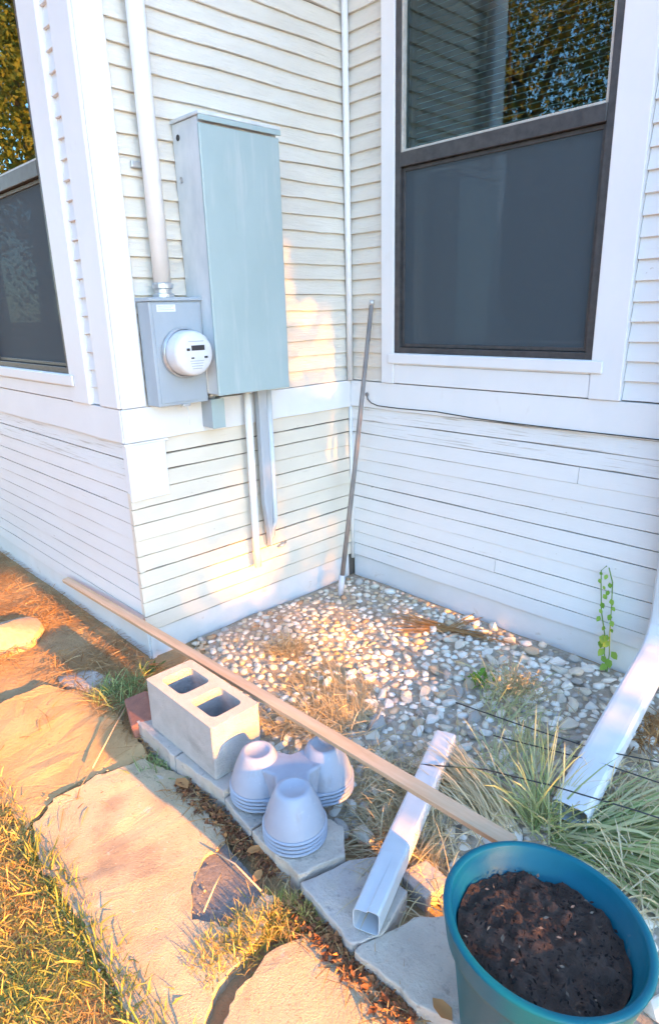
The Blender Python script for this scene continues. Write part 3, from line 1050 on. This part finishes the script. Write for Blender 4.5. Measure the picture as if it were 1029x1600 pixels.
# the web that joins the cups, a saddle a little below their tops
web = MB()
wp = []
for i in range(3):
    x, y = CUPS[i]
    a = math.atan2(y - ccy, x - ccx)
    for da, rr_ in ((-.5, .098), (0, .085), (.5, .098)):
        wp.append((ccx + math.cos(a + da) * rr_, ccy + math.sin(a + da) * rr_))
    a2 = math.atan2(CUPS[(i + 1) % 3][1] - ccy, CUPS[(i + 1) % 3][0] - ccx)
    am = a + ((a2 - a + math.pi) % (2 * math.pi) - math.pi) / 2
    wp.append((ccx + math.cos(am) * .060, ccy + math.sin(am) * .060))
wb_ = [((x - ccx) * 1.12 + ccx, (y - ccy) * 1.12 + ccy) for x, y in wp]
n = len(wp)
web.add([(x, y, cz + .045) for x, y in wb_] + [(x, y, cz + .132) for x, y in wp],
        [tuple(range(n - 1, -1, -1)), tuple(range(n, 2 * n))] + [(i, (i + 1) % n, n + (i + 1) % n, n + i) for i in range(n)])
web.build('web', MT['cup'], cu, bevel=.008, seg=3)

# lath from the skirt of the house to the pot
S0 = Vector((-.82, -1.375, .150))
S1 = Vector((1.905, -1.440, .305))
d = (S1 - S0)
lx = d.normalized()
ly = Vector((0, 0, 1)).cross(lx).normalized()
lz = lx.cross(ly)
rollm = math.radians(12)
ly, lz = ly * math.cos(rollm) + lz * math.sin(rollm), lz * math.cos(rollm) - ly * math.sin(rollm)
ML = Matrix((lx, ly, lz)).transposed().to_4x4()
ML.translation = S0
V, F = [], []
nn = 24
for i in range(nn + 1):
    t = i / nn
    c = S0 + d * t + Vector((0, .006 * math.sin(t * 3.1), -.006 * math.sin(t * 3.14)))
    for (a, b) in ((-.019, 0), (.019, 0), (.019, .019), (-.019, .019)):
        V.append(c + ly * a + lz * b)
for i in range(nn):
    for q in range(4):
        F.append((i * 4 + q, i * 4 + (q + 1) % 4, i * 4 + 4 + (q + 1) % 4, i * 4 + 4 + q))
F += [(0, 1, 2, 3), (nn * 4 + 3, nn * 4 + 2, nn * 4 + 1, nn * 4)]
o = MB().add(V, F).build('wooden_lath', MT['lath'], bevel=.002)
tag(o, 'long pale wooden lath reaching from the house skirt to the blue pot', 'lath')

# ------------------------------------------------------------------ border stones, brick, boulders
STONES = [
    ([(.50, -1.675), (.775, -1.685), (.78, -1.49), (.52, -1.48)], .078, 'flag', 'grey border stone under the left end of the concrete block'),
    ([(.787, -1.685), (1.035, -1.665), (1.045, -1.50), (.79, -1.49)], .080, 'flag', 'grey border stone under the right end of the concrete block'),
    ([(1.045, -1.670), (1.205, -1.690), (1.215, -1.52), (1.055, -1.50)], .058, 'flag', 'grey border stone under the left cup of the nursery pots'),
    ([(1.215, -1.695), (1.43, -1.700), (1.475, -1.560), (1.40, -1.50), (1.225, -1.52)], .066, 'flag2', 'pale border stone under the front cup of the nursery pots'),
    ([(1.442, -1.705), (1.66, -1.735), (1.70, -1.665), (1.665, -1.53), (1.53, -1.50), (1.485, -1.56)], .052, 'flag', 'lilac grey flagstone under the mouth of the loose downspout'),
    ([(1.675, -1.74), (1.86, -1.735), (1.97, -1.70), (1.93, -1.50), (1.80, -1.49), (1.72, -1.57)], .050, 'flag2', 'broad flagstone between the loose downspout and the blue pot'),
    ([(1.60, -1.49), (1.70, -1.50), (1.72, -1.41), (1.63, -1.40)], .040, 'flag', 'small grey stone tucked beside the loose downspout'),
]
for i, (poly, h, m, lab) in enumerate(STONES):
    o = slab('border_stone', poly, -.04, h, MT[m], None, .006, 20 + i, .006, .004, .022)
    tag(o, lab, 'stone', 'stones edging the rock bed')
o = MB().box(-.10, .10, -.046, .046, 0, .066, Matrix.Translation((.435, -1.618, .012)) @ Matrix.Rotation(math.radians(-20), 4, 'Z') @ Matrix.Rotation(math.radians(10), 4, 'X')).build('brick', MT['brick'], bevel=.009, seg=3)
tag(o, 'red brick lying at the left end of the concrete block', 'brick')


def boulder(loc, sc, m, lab, seed, rot=0, name='boulder'):
    me = rock_mesh(name, seed, 3, .6)
    o = link(name, me, m)
    o.location = loc
    o.scale = sc
    o.rotation_euler = (0, 0, rot)
    tag(o, lab, 'stone')
    return o


boulder((-.66, -1.84, .02), (.27, .20, .17), MT['boulder'], 'large sunlit orange tan boulder at the left picture edge', 61, .3)
boulder((-.98, -1.80, .03), (.13, .11, .12), MT['boulder'], 'smaller tan stone behind the large sunlit boulder', 62, 1)
boulder((.0, -1.625, .0), (.19, .10, .07), MT['flag'], 'flat grey stone set in dry grass near the house corner', 63, .25)
boulder((1.43, -1.44, .02), (.052, .045, .045), ROCKM[0], 'round pale stone beside the nursery cups', 64, .25, 'round_stone')

# ------------------------------------------------------------------ downspouts
def spout_rings(path_, ups, w, h, m, name, parent, wall=.0015, dent=False):
    """rectangular downspout with fluted faces, swept along a path; hollow"""
    prof = []
    for q in range(36):
        t = -2 * math.pi * q / 36
        c_, s_ = math.cos(t), math.sin(t)
        rr = (abs(c_) ** 7 + abs(s_) ** 7) ** (-1 / 7)
        prof.append((w / 2 * rr * c_, h / 2 * rr * s_))
    n = len(prof)
    V = []
    P = [Vector(p) for p in path_]
    for i, p in enumerate(P):
        d_ = (P[min(i + 1, len(P) - 1)] - P[max(i - 1, 0)]).normalized()
        u = Vector(ups[i]) if isinstance(ups, list) else Vector(ups)
        s = d_.cross(u).normalized()
        u = s.cross(d_).normalized()
        k1, k2 = (1, 1)
        if dent:
            k1, k2 = ((.92, 1.12), (.97, 1.04), (1, 1), (1, .99), (1, 1))[i]
        for q, (a, b) in enumerate(prof):
            dn = -.006 if dent and i == 0 and 20 < q < 28 else 0
            V.append(p + s * a * k1 + u * (b * k2 + dn))
    F = []
    for i in range(len(P) - 1):
        for q in range(n):
            F.append((i * n + q, i * n + (q + 1) % n, (i + 1) * n + (q + 1) % n, (i + 1) * n + q))
    o = MB().add(V, F).build(name, m, parent)
    so = o.modifiers.new('wall', 'SOLIDIFY')
    so.thickness = wall
    so.offset = -1
    return o


ls = empty('loose_downspout', (1.53, -1.33, .05), 'loose white downspout length lying under the lath, open end forward', 'downspout')
a, b = Vector((1.668, -1.690, .092)), Vector((1.375, -.965, .066))
spout_rings([a, a.lerp(b, .25), a.lerp(b, .26), a.lerp(b, .27), b], (0, 0, 1), .074, .060, MT['spout'], 'tube', ls, dent=True)
wd = empty('wall_downspout', (1.74, -.06, .2), 'white downspout on the wall at right with long outlet over the rocks', 'downspout')
spout_rings([(1.76, -.062, 2.98), (1.757, -.062, .34), (1.756, -.066, .30), (1.757, -.085, .25), (1.760, -.13, .215), (1.764, -.18, .200), (1.842, -.99, .062)],
            [(0, -1, 0), (0, -1, 0), (0, -1, .3), (0, -.8, .8), (0, -.3, 1), (0, 0, 1), (0, 0, 1)], .106, .072, MT['spout'], 'tube', wd)
for zz in (1.9,):
    MB().box(1.69, 1.825, -.102, -.0005, zz, zz + .025).build('strap', MT['spout'], wd, bevel=.002)

# ------------------------------------------------------------------ blue pot
pc = Vector((2.050, -1.630, -.008))
po = empty('plant_pot', (pc.x, pc.y, 0), 'round teal blue plastic pot filled with dark potting soil', 'plant pot')
tilt = Vector((0, 0, 1)).rotation_difference(Vector((.05, .09, 1)).normalized()).to_matrix().to_4x4()
PM = Matrix.Translation(pc) @ tilt
RIM, PH = .201, .366
MB().lathe([(.001, .006), (.108, .006), (.114, .0), (.121, .02), (.176, PH - .065), (.180, PH - .058)], PM, 64).build('body', MT['pot'], po, smooth=True)
MB().lathe([(.178, PH - .070), (.188, PH - .066), (.1905, PH - .055), (RIM, PH - .008), (RIM + .001, PH - .003), (RIM - .002, PH), (RIM - .013, PH),
            (RIM - .016, PH - .004), (RIM - .020, PH - .032), (RIM - .029, PH - .036), (.156, .2)], PM, 64).build('rim', MT['pot'], po, smooth=True)
sv, sf = [], []
nr, na = 26, 90
for i in range(nr + 1):
    for k_ in range(na):
        r = .166 * i / nr
        a_ = 2 * math.pi * k_ / na
        x, y = r * math.cos(a_), r * math.sin(a_)
        h = PH - .058 + .012 * (1 - (r / .17) ** 2) + .016 * noise.noise((x * 18, y * 18, 2)) + .016 * noise.noise((x * 45, y * 45, 5))
        sv.append(PM @ Vector((x, y, h)))
for i in range(nr):
    for k_ in range(na):
        sf.append((i * na + k_, i * na + (k_ + 1) % na, (i + 1) * na + (k_ + 1) % na, (i + 1) * na + k_))
soil = MB().add(sv, sf).build('potting_soil', MT['potsoil'], po, smooth=True)
nC = 700
rr_ = .158 * np.sqrt(rng.random(nC))
aa_ = rng.random(nC) * 6.283
Cc = np.array([tuple(PM @ Vector((r * math.cos(a), r * math.sin(a), PH - .054 + .012 * (1 - (r / .17) ** 2) + random.uniform(0, .012)))) for r, a in zip(rr_, aa_)])
MT['mulch'] = blade_mat('mulch_chip', [(0, (.014, .010, .009)), (.80, (.030, .018, .014)), (.93, (.07, .036, .022)), (1, (.26, .19, .13))], .05, .85)
ch = leaves(Cc, np.where(rng.random(nC) < .04, .02, .010), MT['mulch'], 'mulch_chips', soil, flat=.35, aspect=.5, curl=.05)
ch['kind'] = 'stuff'

# ------------------------------------------------------------------ wires across the bed
for i, (pp, lab) in enumerate((
        ([(1.30, -.80, .10), (1.55, -.79, .125), (1.80, -.75, .135), (2.05, -.66, .15), (2.4, -.56, .16)], 'thin black wire crossing the outlet, uppermost of three'),
        ([(1.50, -.86, .09), (1.72, -.83, .125), (1.86, -.79, .13), (2.05, -.75, .13), (2.4, -.70, .12)], 'thin black wire crossing the outlet, middle of three'),
        ([(1.42, -1.16, .10), (1.60, -1.07, .13), (1.78, -1.0, .135), (2.0, -.92, .13), (2.4, -.80, .12)], 'thin black wire nearest the mouth of the wall downspout'))):
    o = MB().tube(pp, .0022, 6).build('wire', MT['wire'], smooth=True)
    tag(o, lab, 'wire', 'wires strung across the rock bed')

# ------------------------------------------------------------------ plants in the bed
def plant(name, items, m, lab, group=None, cat='grass'):
    o = strips(items, name, m)
    return tag(o, lab, cat, group)


def gp(x, y, z=0.0):
    p = px(x, y, 2, z)
    return (p.x, p.y, 0)


G1 = 'dry grass tufts in the rock bed'
it = []
c0 = gp(600, 1115)
for _ in range(20):
    q = (c0[0] - random.uniform(0, .42), c0[1] - random.uniform(-.06, .16) - .02, 0)
    it += clump(46, q, .24, .6, .0034, (-.8, .1), .45, .03, (.3, 1), .22)
plant('dry_grass', it, MT['straw'], 'matted dry grass tuft behind the lath in mid bed', G1)
it = []
for _ in range(18):
    q = gp(random.uniform(410, 540), random.uniform(1095, 1170))
    it += clump(26, q, .16, .8, .0032, (-.2, 0), .6, .03, (.2, .9), .4)
plant('dry_grass', it, MT['straw'], 'low dry grass between the concrete block and the lath', G1)
it = clump(320, gp(452, 1018), .17, .9, .003, (0, 0), .45, .04, (.3, .9), .5)
plant('dry_grass', it, MT['straw'], 'small dry grass tuft near the meter wall rocks', G1)
it = []
c0 = gp(700, 985)
for (lean, n_) in (((-1.0, -.25), 26), ((1.0, .35), 22), ((.2, 1.0), 8), ((-.9, -.8), 14)):
    it += clump(n_, c0, .34, .22, .006, lean, .28, .02, (.1, .7), .25)
plant('dry_grass', it, MT['needles'], 'splayed tan dry leaves lying on rocks near the window wall', G1)
it = []
for _ in range(26):
    q = gp(random.uniform(610, 730), random.uniform(1220, 1420))
    it += clump(26, q, .26, .7, .0035, (-.25, -.25), .65, .04, (.2, 1), .5)
plant('dry_grass', it, MT['straw'], 'dry grass tangle between loose downspout and blue pot', G1)
it = clump(420, gp(775, 1285), .42, .35, .004, (-.75, .1), .75, .035, (.5, 1), .8)
plant('dry_grass', it, MT['straw'], 'bleached grass arching left over the lath by the pot', G1)
it = []
for _ in range(12):
    q = gp(random.uniform(555, 650), random.uniform(1175, 1270))
    it += clump(22, q, .2, .8, .003, (0, 0), .7, .03, (.3, 1), .4)
plant('dry_grass', it, MT['straw'], 'dry grass between nursery cups and loose downspout', G1)
it = clump(120, gp(845, 1290), .42, .75, .0055, (-.12, .12), .38, .03, (.5, 1), .9)
plant('green_grass', it, MT['green'], 'upright green grass clump just behind the blue pot', 'green grass by the pot')
it = []
for _ in range(420):
    a_ = random.uniform(-.25, 1.35)
    it += clump(1, gp(900, 1318), .54, .1, .0075, (math.cos(a_) * 1.0, math.sin(a_) * 1.0), .45, .03, (.4, 1), random.uniform(.35, .75))
plant('green_grass', it, MT['green'], 'long green grass arching right beyond the blue pot', 'green grass by the pot')
it = []
for _ in range(20):
    q = gp(random.uniform(930, 1060), random.uniform(1230, 1440))
    it += clump(30, q, .26, .7, .0045, (.1, .1), .55, .04, (.5, 1), .6)
plant('dry_grass', it, MT['straw'], 'faded grass mat at right beyond the blue pot', G1)
it = []
for _ in range(14):
    q = gp(random.uniform(760, 840), random.uniform(1080, 1210))
    it += clump(20, q, .24, .6, .0036, (-.05, .25), .5, .04, (.7, 1), .6)
seedgrass = plant('green_grass', it, MT['green'], 'pale seeding grass standing between pot and window wall', 'green grass by the pot')
it = []
for _ in range(5):
    q = gp(random.uniform(1000, 1045), random.uniform(1120, 1190))
    it += clump(26, q, .18, .8, .005, (0, 0), .6, .03, (.0, .7), .4)
plant('dry_grass', it, MT['needles'], 'brown dry grass heap right of the wall downspout', G1)
# plumes of the seeding grass
cpl = np.array(gp(812, 1100)) + np.array([0, 0, .09]) + rng.normal(0, 1, (420, 3)) * np.array([.05, .035, .025])
o = leaves(cpl, .022, MT['straw'], 'seed_plume', seedgrass, aspect=.2)
o['kind'] = 'stuff'
# tufts by the house corner
it = []
for (a_, b_) in ((185, 1085), (215, 1075), (165, 1095), (200, 1105)):
    it += clump(70, gp(a_, b_), .17, .8, .0036, (0, .1), .4, .025, (.0, .75), .8)
plant('green_grass', it, MT['green'], 'green grass tuft at the house corner beside the brick', 'green grass by the corner')
it = clump(110, gp(245, 1205), .10, .9, .0035, (0, 0), .4, .035, (.0, .7), .7)
plant('green_grass', it, MT['green'], 'short green tuft at the path edge below the block', 'green grass by the corner')
it = clump(18, gp(240, 1050), .07, .9, .012, (0, 0), .3, .015, (0, .15), .6)
plant('weed', it, MT['green'], 'dark little weed between house corner and concrete block', None, 'weed')
# small leafy weed among the rocks
cw = np.array(gp(748, 1072)) + np.array([0, 0, .03]) + rng.normal(0, 1, (46, 3)) * np.array([.032, .026, .016])
wd_ = empty('weed', gp(748, 1072), 'small bright green weed among the white rocks', 'weed')
MB().tube([gp(748, 1072), tuple(Vector(gp(748, 1072)) + Vector((.004, 0, .045)))], .0025, 6).build('stem', MT['vine'], wd_)
o = leaves(cw, .03, MT['vine'], 'foliage', wd_, flat=.3, aspect=.6, tvals=rng.random(46) * .4)
o['kind'] = 'stuff'

# climbing vine on the window wall
vi = empty('vine', (1.53, -.03, 0), 'bright green vine climbing the wall at the right', 'vine')
V1 = [(1.545, -.045, 0), (1.525, -.03, .07), (1.515, -.026, .16), (1.49, -.026, .26), (1.478, -.024, .36), (1.47, -.024, .44), (1.49, -.022, .465)]
V2 = [(1.55, -.045, 0), (1.545, -.03, .08), (1.535, -.026, .18), (1.53, -.026, .29), (1.522, -.024, .40), (1.50, -.022, .46)]
MB().tube(V1, .0022, 6).build('stem', MT['vine'], vi)
MB().tube(V2, .0022, 6).build('stem', MT['vine'], vi)


def vleaf(p, s):
    a_ = random.uniform(-.7, .7) + random.choice((0, math.pi)) * .25
    dn = Vector((math.sin(a_), -.35, -math.cos(a_))).normalized()
    sd_ = dn.cross(Vector((0, -1, .3))).normalized()
    nr_ = sd_.cross(dn)
    P = [Vector(p), Vector(p) + dn * s * .35 + sd_ * s * .36, Vector(p) + dn * s * .7 + sd_ * s * .27, Vector(p) + dn * s + nr_ * s * .1,
         Vector(p) + dn * s * .7 - sd_ * s * .27, Vector(p) + dn * s * .35 - sd_ * s * .36, Vector(p) + dn * s * .5 - nr_ * s * .08]
    Fv = [(0, 1, 6), (1, 2, 6), (2, 3, 6), (3, 4, 6), (4, 5, 6), (5, 0, 6)]
    o_ = facemesh('leaf', np.array([tuple(q) for q in P]), np.array(Fv), np.full(6, random.random()), MT['vine'], vi)
    return o_


for st in (V1, V2):
    for z_ in np.arange(.03, .45, .034):
        for i in range(len(st) - 1):
            if st[i][2] <= z_ <= st[i + 1][2]:
                t = (z_ - st[i][2]) / (st[i + 1][2] - st[i][2])
                p = Vector(st[i]).lerp(Vector(st[i + 1]), t) + Vector((random.uniform(-.012, .012), -.006, random.uniform(-.008, .008)))
                vleaf(p, (.042 if z_ < .2 else .027) * random.uniform(.7, 1.15))
                break

# ------------------------------------------------------------------ lawn, thatch, leaf litter (nobody could count them)
it = []
for _ in range(42000):
    x, y = random.uniform(-.1, 2.2), random.uniform(-3.0, -2.02)
    edge = -2.15 + .03 * noise.noise((x * 3, 0, 5))
    dens = .5 + .8 * noise.noise((x * 4, y * 4, 9))
    if y > edge + .03 or random.random() > dens + .35:
        continue
    t = .62 + .75 * noise.noise((x * 3, y * 3, 2)) + random.uniform(-.3, .3)
    it.append(((x, y, 0), (random.gauss(0, .6), random.gauss(0, .6), random.uniform(.25, 1)), random.uniform(.03, .09), random.uniform(.002, .0042), random.uniform(.2, .8), min(1, max(0, t))))
for c_, n_ in (((1.45, -1.80), 800), ((1.43, -1.89), 700), ((1.42, -1.98), 500), ((1.50, -1.74), 500)):
    for _ in range(n_):
        t = random.uniform(.2, .85)
        it.append(((c_[0] + random.gauss(0, .03), c_[1] + random.gauss(0, .03), 0), (random.gauss(0, .5), random.gauss(0, .5), 1), random.uniform(.03, .08), random.uniform(.002, .004), random.uniform(.2, .6), t))
for _ in range(500):
    x = random.uniform(.75, 1.6)
    it.append(((x, -2.17 + random.gauss(0, .02), 0), (random.gauss(0, .5), random.gauss(0.1, .4), 1), random.uniform(.05, .12), random.uniform(.003, .0055), random.uniform(.2, .6), random.uniform(0, .5)))
o = strips(it, 'lawn', MT['lawn'], seg=3)
tag(o, 'patchy green and dry lawn grass along the path', 'grass', kind='stuff')
it = []
for _ in range(620):
    x, y = random.uniform(.15, 1.9), random.uniform(-1.35, -.08)
    if random.random() > .5 + .9 * noise.noise((x * 3, y * 3, 12)):
        continue
    a_ = random.uniform(0, 6.28)
    it.append(((x, y, .035 + random.uniform(0, .015)), (math.cos(a_), math.sin(a_), random.uniform(-.05, .1)), random.uniform(.05, .18), random.uniform(.0018, .0032), random.uniform(0, .15), random.random()))
o = strips(it, 'scattered_straw', MT['straw'], seg=3)
tag(o, 'loose straw scattered over the rock bed', 'dry grass', kind='stuff')
it = []
for _ in range(15000):
    x, y = random.uniform(-2.2, .75), random.uniform(-2.3, -1.37)
    dens = .55 + .9 * noise.noise((x * 3.5, y * 3.5, 4)) - (.75 if (y < -1.72 and x > -.35) else 0)
    if random.random() > dens:
        continue
    a_ = random.uniform(0, 6.28)
    it.append(((x, y, .012 + random.uniform(0, .015)), (math.cos(a_), math.sin(a_), random.uniform(-.05, .25)), random.uniform(.04, .16), random.uniform(.0018, .0038), random.uniform(.05, .3), random.random()))
o = strips(it, 'thatch', MT['needles'], seg=3)
tag(o, 'orange dry thatch covering the ground beside the left wall', 'dry grass', kind='stuff')
it = []
for _ in range(420):
    t = random.random()
    x = .85 + 1.05 * t
    it.append(((x, -1.715 - .04 * (x > 1.4) + random.gauss(0, .022), .022), (random.gauss(0, 1), random.gauss(0, .8), random.uniform(0, .3)), random.uniform(.03, .1), random.uniform(.0016, .003), .2, random.random()))
o = strips(it, 'border_straw', MT['needles'], seg=3)
tag(o, 'tan straw caught in the litter along the stone border', 'dry grass', kind='stuff')
nl = 1100
t_ = rng.random(nl)
lx_ = np.where(t_ < .5, .85 + .5 * t_ / .5, 1.45 + .42 * (t_ - .5) / .5)
ly_ = -1.712 - .045 * (t_ > .5) + rng.normal(0, .018, nl)
Cl = np.stack([lx_, ly_, .012 + rng.random(nl) * .02], 1)
o = leaves(Cl, .022, MT['litter'], 'leaf_litter', None, flat=.55, aspect=.5)
tag(o, 'dark red brown leaf litter along the stone border', 'leaf litter', kind='stuff')
for i, (a_, b_, s_, lab) in enumerate(((285, 1226, .07, 'curled orange leaf at the path edge below the block'),
                                       (398, 1330, .05, 'orange leaf in the litter left of the front cup'),
                                       (403, 1370, .045, 'small orange leaf near the dark path patch'),
                                       (690, 1590, .06, 'orange leaf on the flagstone at the bottom edge'))):
    p = px(a_, b_, 2, .03)
    sh = [(-.5, 0, 0), (-.2, -.28, .05), (.2, -.22, .08), (.5, 0, .02), (.2, .25, .1), (-.2, .27, .06), (0, 0, -.03)]
    V = []
    for q in sh:
        V.append((p.x + q[0] * s_ * math.cos(i) - q[1] * s_ * math.sin(i), p.y + q[0] * s_ * math.sin(i) + q[1] * s_ * math.cos(i), (.055 if i == 3 else .034) + q[2] * s_))
    o = facemesh('fallen_leaf', np.array(V), np.array([(0, 1, 6), (1, 2, 6), (2, 3, 6), (3, 4, 6), (4, 5, 6), (5, 0, 6)]), np.full(6, 1.0), MT['litter'])
    tag(o, lab, 'leaf', 'fallen leaves')
# stray straws on the path
for (a_, b_, c_, d_, lab) in ((325, 1325, 408, 1392, 'bent straw lying across the dark path patch'),
                              (345, 1365, 318, 1425, 'yellow straw lying on the sunlit path slab'),
                              (205, 1090, 145, 1200, 'long dry stalk across the sandy slab by the brick')):
    p, q = px(a_, b_, 2, .03), px(c_, d_, 2, .03)
    o = MB().tube([p, p.lerp(q, .5) + Vector((0, .006, .012)), q], .0024, 6).build('straw', MT['bead'] if False else MT['lath'], smooth=True)
    tag(o, lab, 'straw', 'stray straws')


cr = []
for (a_, b_), (c_, d_), n_ in (((46, 1300), (84, 1254), 30), ((84, 1254), (150, 1222), 45), ((150, 1222), (228, 1192), 45), ((300, 1450), (318, 1350), 40), ((318, 1350), (356, 1318), 30),
                               ((60, 1360), (110, 1440), 30), ((110, 1440), (200, 1580), 60), ((345, 1545), (430, 1430), 30)):
    for _ in range(n_):
        t = random.random()
        p = px(a_ + (c_ - a_) * t + random.gauss(0, 7), b_ + (d_ - b_) * t + random.gauss(0, 7), 2, .018)
        if random.random() < .45:
            continue
        r = random.uniform(.001, .0035) * random.choice((1, 1, 1, 2))
        v, f = sm_data[random.randrange(6)]
        cr.append((v * r + np.array([p.x, p.y, .018 + r * .3]), f))
o_, av, af = 0, [], []
for v, f in cr:
    av.append(v)
    af.append(f + o_)
    o_ += len(v)
me = bpy.data.meshes.new('crumbs')
me.from_pydata(np.concatenate(av).tolist(), [], np.concatenate(af).tolist())
o = link('crumbs', me, MT['path'], smooth=True)
tag(o, 'grey concrete crumbs along the cracks of the path', 'crumbs', kind='stuff')


# ------------------------------------------------------------------ trees and shrubs round about (trees mirror in the glass; hedge and shrubs are added to shape light)
def crown_points(n, c, R, clumps=70, sig=.22):
    cc = rng.normal(0, 1, (clumps, 3))
    cc /= np.linalg.norm(cc, axis=1)[:, None]
    cc *= (rng.random(clumps) ** .4)[:, None]
    P = cc[rng.integers(0, clumps, n)] + rng.normal(0, sig, (n, 3))
    return np.asarray(c) + P * np.asarray(R)


def tree(x, y, h, R, n, m, lab, leaf=.14, group='trees across the yard', th=.16):
    root = empty('tree', (x, y, 0), lab, 'tree', group)
    tr = MB()
    bend = [Vector((x + .25 * noise.noise((i, x, y)), y + .25 * noise.noise((i, y, x)), h * .62 * i / 6)) for i in range(7)]
    tr.tube([bend[0] - Vector((0, 0, .1))] + bend[1:], [th * (1 - .09 * i) for i in range(7)], 9)
    for i in range(8):
        a_ = i * 2.4 + x
        s = bend[3 + i % 4]
        e = s + Vector((math.cos(a_) * R[0] * .75, math.sin(a_) * R[1] * .75, h * .12 + R[2] * .25 * (i % 3)))
        mid_ = s.lerp(e, .5) + Vector((0, 0, .15))
        tr.tube([s, mid_, e], [th * .42, th * .28, th * .08], 6)
    tr.build('trunk', MT['bark'], root, smooth=True)
    C_ = crown_points(n, (x, y, h - R[2] * .9), R)
    leaves(C_, leaf, m, 'crown', root, aspect=.6)
    return root


tree(-4.6, -9.2, 8.5, (1.9, 1.9, 2.8), 20000, MT['leafy'], 'yellow green tree across the yard mirrored in the big window', .085)
tree(-1.6, -10.5, 7.2, (2.4, 2.0, 2.9), 16000, MT['leaf'], 'dark leafy tree across the yard right of the yellow one', .10)
tree(-8.2, -10.8, 9.5, (2.6, 2.2, 3.2), 8000, MT['leaf'], 'tall dark tree across the yard left of the yellow one')
tree(-5.8, -3.9, 7.2, (1.9, 1.9, 2.9), 26000, MT['leafy'], 'yellow tree mirrored in the left window', .075)
tree(-10.5, -5.2, 9.0, (2.2, 2.2, 3.0), 8000, MT['leafy'], 'second yellow tree further off in the left window')
tree(1.6, -9.5, 6.5, (2.0, 1.8, 2.6), 7000, MT['leaf'], 'green tree across the yard behind the camera')

for i, (bx_, by_, bh_) in enumerate(((-7.6, -7.6, 3.7), (-5.6, -7.9, 4.0), (-3.6, -8.1, 3.8), (-1.7, -8.2, 4.1), (.3, -8.0, 3.8))):  # added hedge, out of view: hides trunks and darkens the lower pane's reflection
    tree(bx_, by_, bh_, (1.3, .9, 2.1), 11000, MT['leaf'], 'dark hedge plant added across the yard to darken the pane reflection, ' + ('leftmost', 'second', 'middle', 'fourth', 'rightmost')[i] + ' of five', .11,
         'hedge plants added for the window reflection', .05)

SHX = 9.5


def want(y, h):
    """share of sunlight the added shrubs are thinned to pass towards (y, height) on the meter wall"""
    def el(cy, ch, ry, rh):
        return ((y - cy) / ry) ** 2 + ((h - ch) / rh) ** 2 < 1
    if el(-.775, .26, .17, .13):
        return 1.0
    if el(-.75, .27, .24, .20):
        return .45
    if -1.78 < y < -1.39 and -.2 < h < -.05:
        return .25
    if y < -1.39:
        return 1.0 if h < .38 else .002
    if el(-.72, .36, .45, .42):
        return .17
    if -.44 < y < -.07 and 1.08 < h < 1.55 and (y < -.12 or h < 1.4):
        return .40
    if el(-.44, 1.64, .06, .2):
        return .4
    if el(-.10, .80, .07, .18):
        return .4
    if -.4 < y < -.02 and -.15 < h < .42:
        return .16
    if h < -.03:
        return .8 if h > -.25 else .03
    return .002


def added_shrub(yc, zc, R, n, lab, leaf=.08, x=SHX, depth=6.5):  # unseen, added to mask the sun; foliage is cut where light should fall
    root = empty('added_shrub', (x, yc, 0), lab, 'added_shrub', 'unseen bushes added on the sunny side to shape sunlight')
    st = MB()
    for i in range(6):
        a_ = i * 1.05
        st.tube([(x + .05 * math.cos(a_), yc + .05 * math.sin(a_), -.05), (x + .18 * math.cos(a_), yc + R[1] * .3 * math.sin(a_), zc * .6),
                 (x + .35 * math.cos(a_), yc + R[1] * .6 * math.sin(a_), zc + R[2] * .4)], [.03, .02, .008], 6)
    st.build('stem', MT['bark'], root, smooth=True)
    u = rng.uniform(-1, 1, (n, 3))
    u = u[(np.abs(u[:, 1]) ** 4 + np.abs(u[:, 2]) ** 4 + u[:, 0] ** 2) < 1]
    P = np.array((x, yc, zc)) + u * np.array(R)
    keep = []
    for p in P:
        y0 = p[1] - (p[0]) * math.tan(SUN_AZ)
        h0 = p[2] - p[0] * TAN
        w = want(y0, h0)
        keep.append(w < 1 and random.random() < -math.log(w) / depth)
    P = P[np.array(keep)]
    leaves(P, leaf, MT['leaf'], 'foliage', root, aspect=.65)
    return root


added_shrub(-.80, 2.75, (.7, 1.25, 2.7), 320000, 'unseen tall bush added to cut the sun patches on the meter wall', .058)
added_shrub(1.25, 2.7, (.7, .95, 2.6), 50000, 'second unseen bush added beside the one that masks the sun')
added_shrub(2.8, 2.5, (.8, .95, 2.4), 12000, 'third unseen bush added furthest along the sunny side')
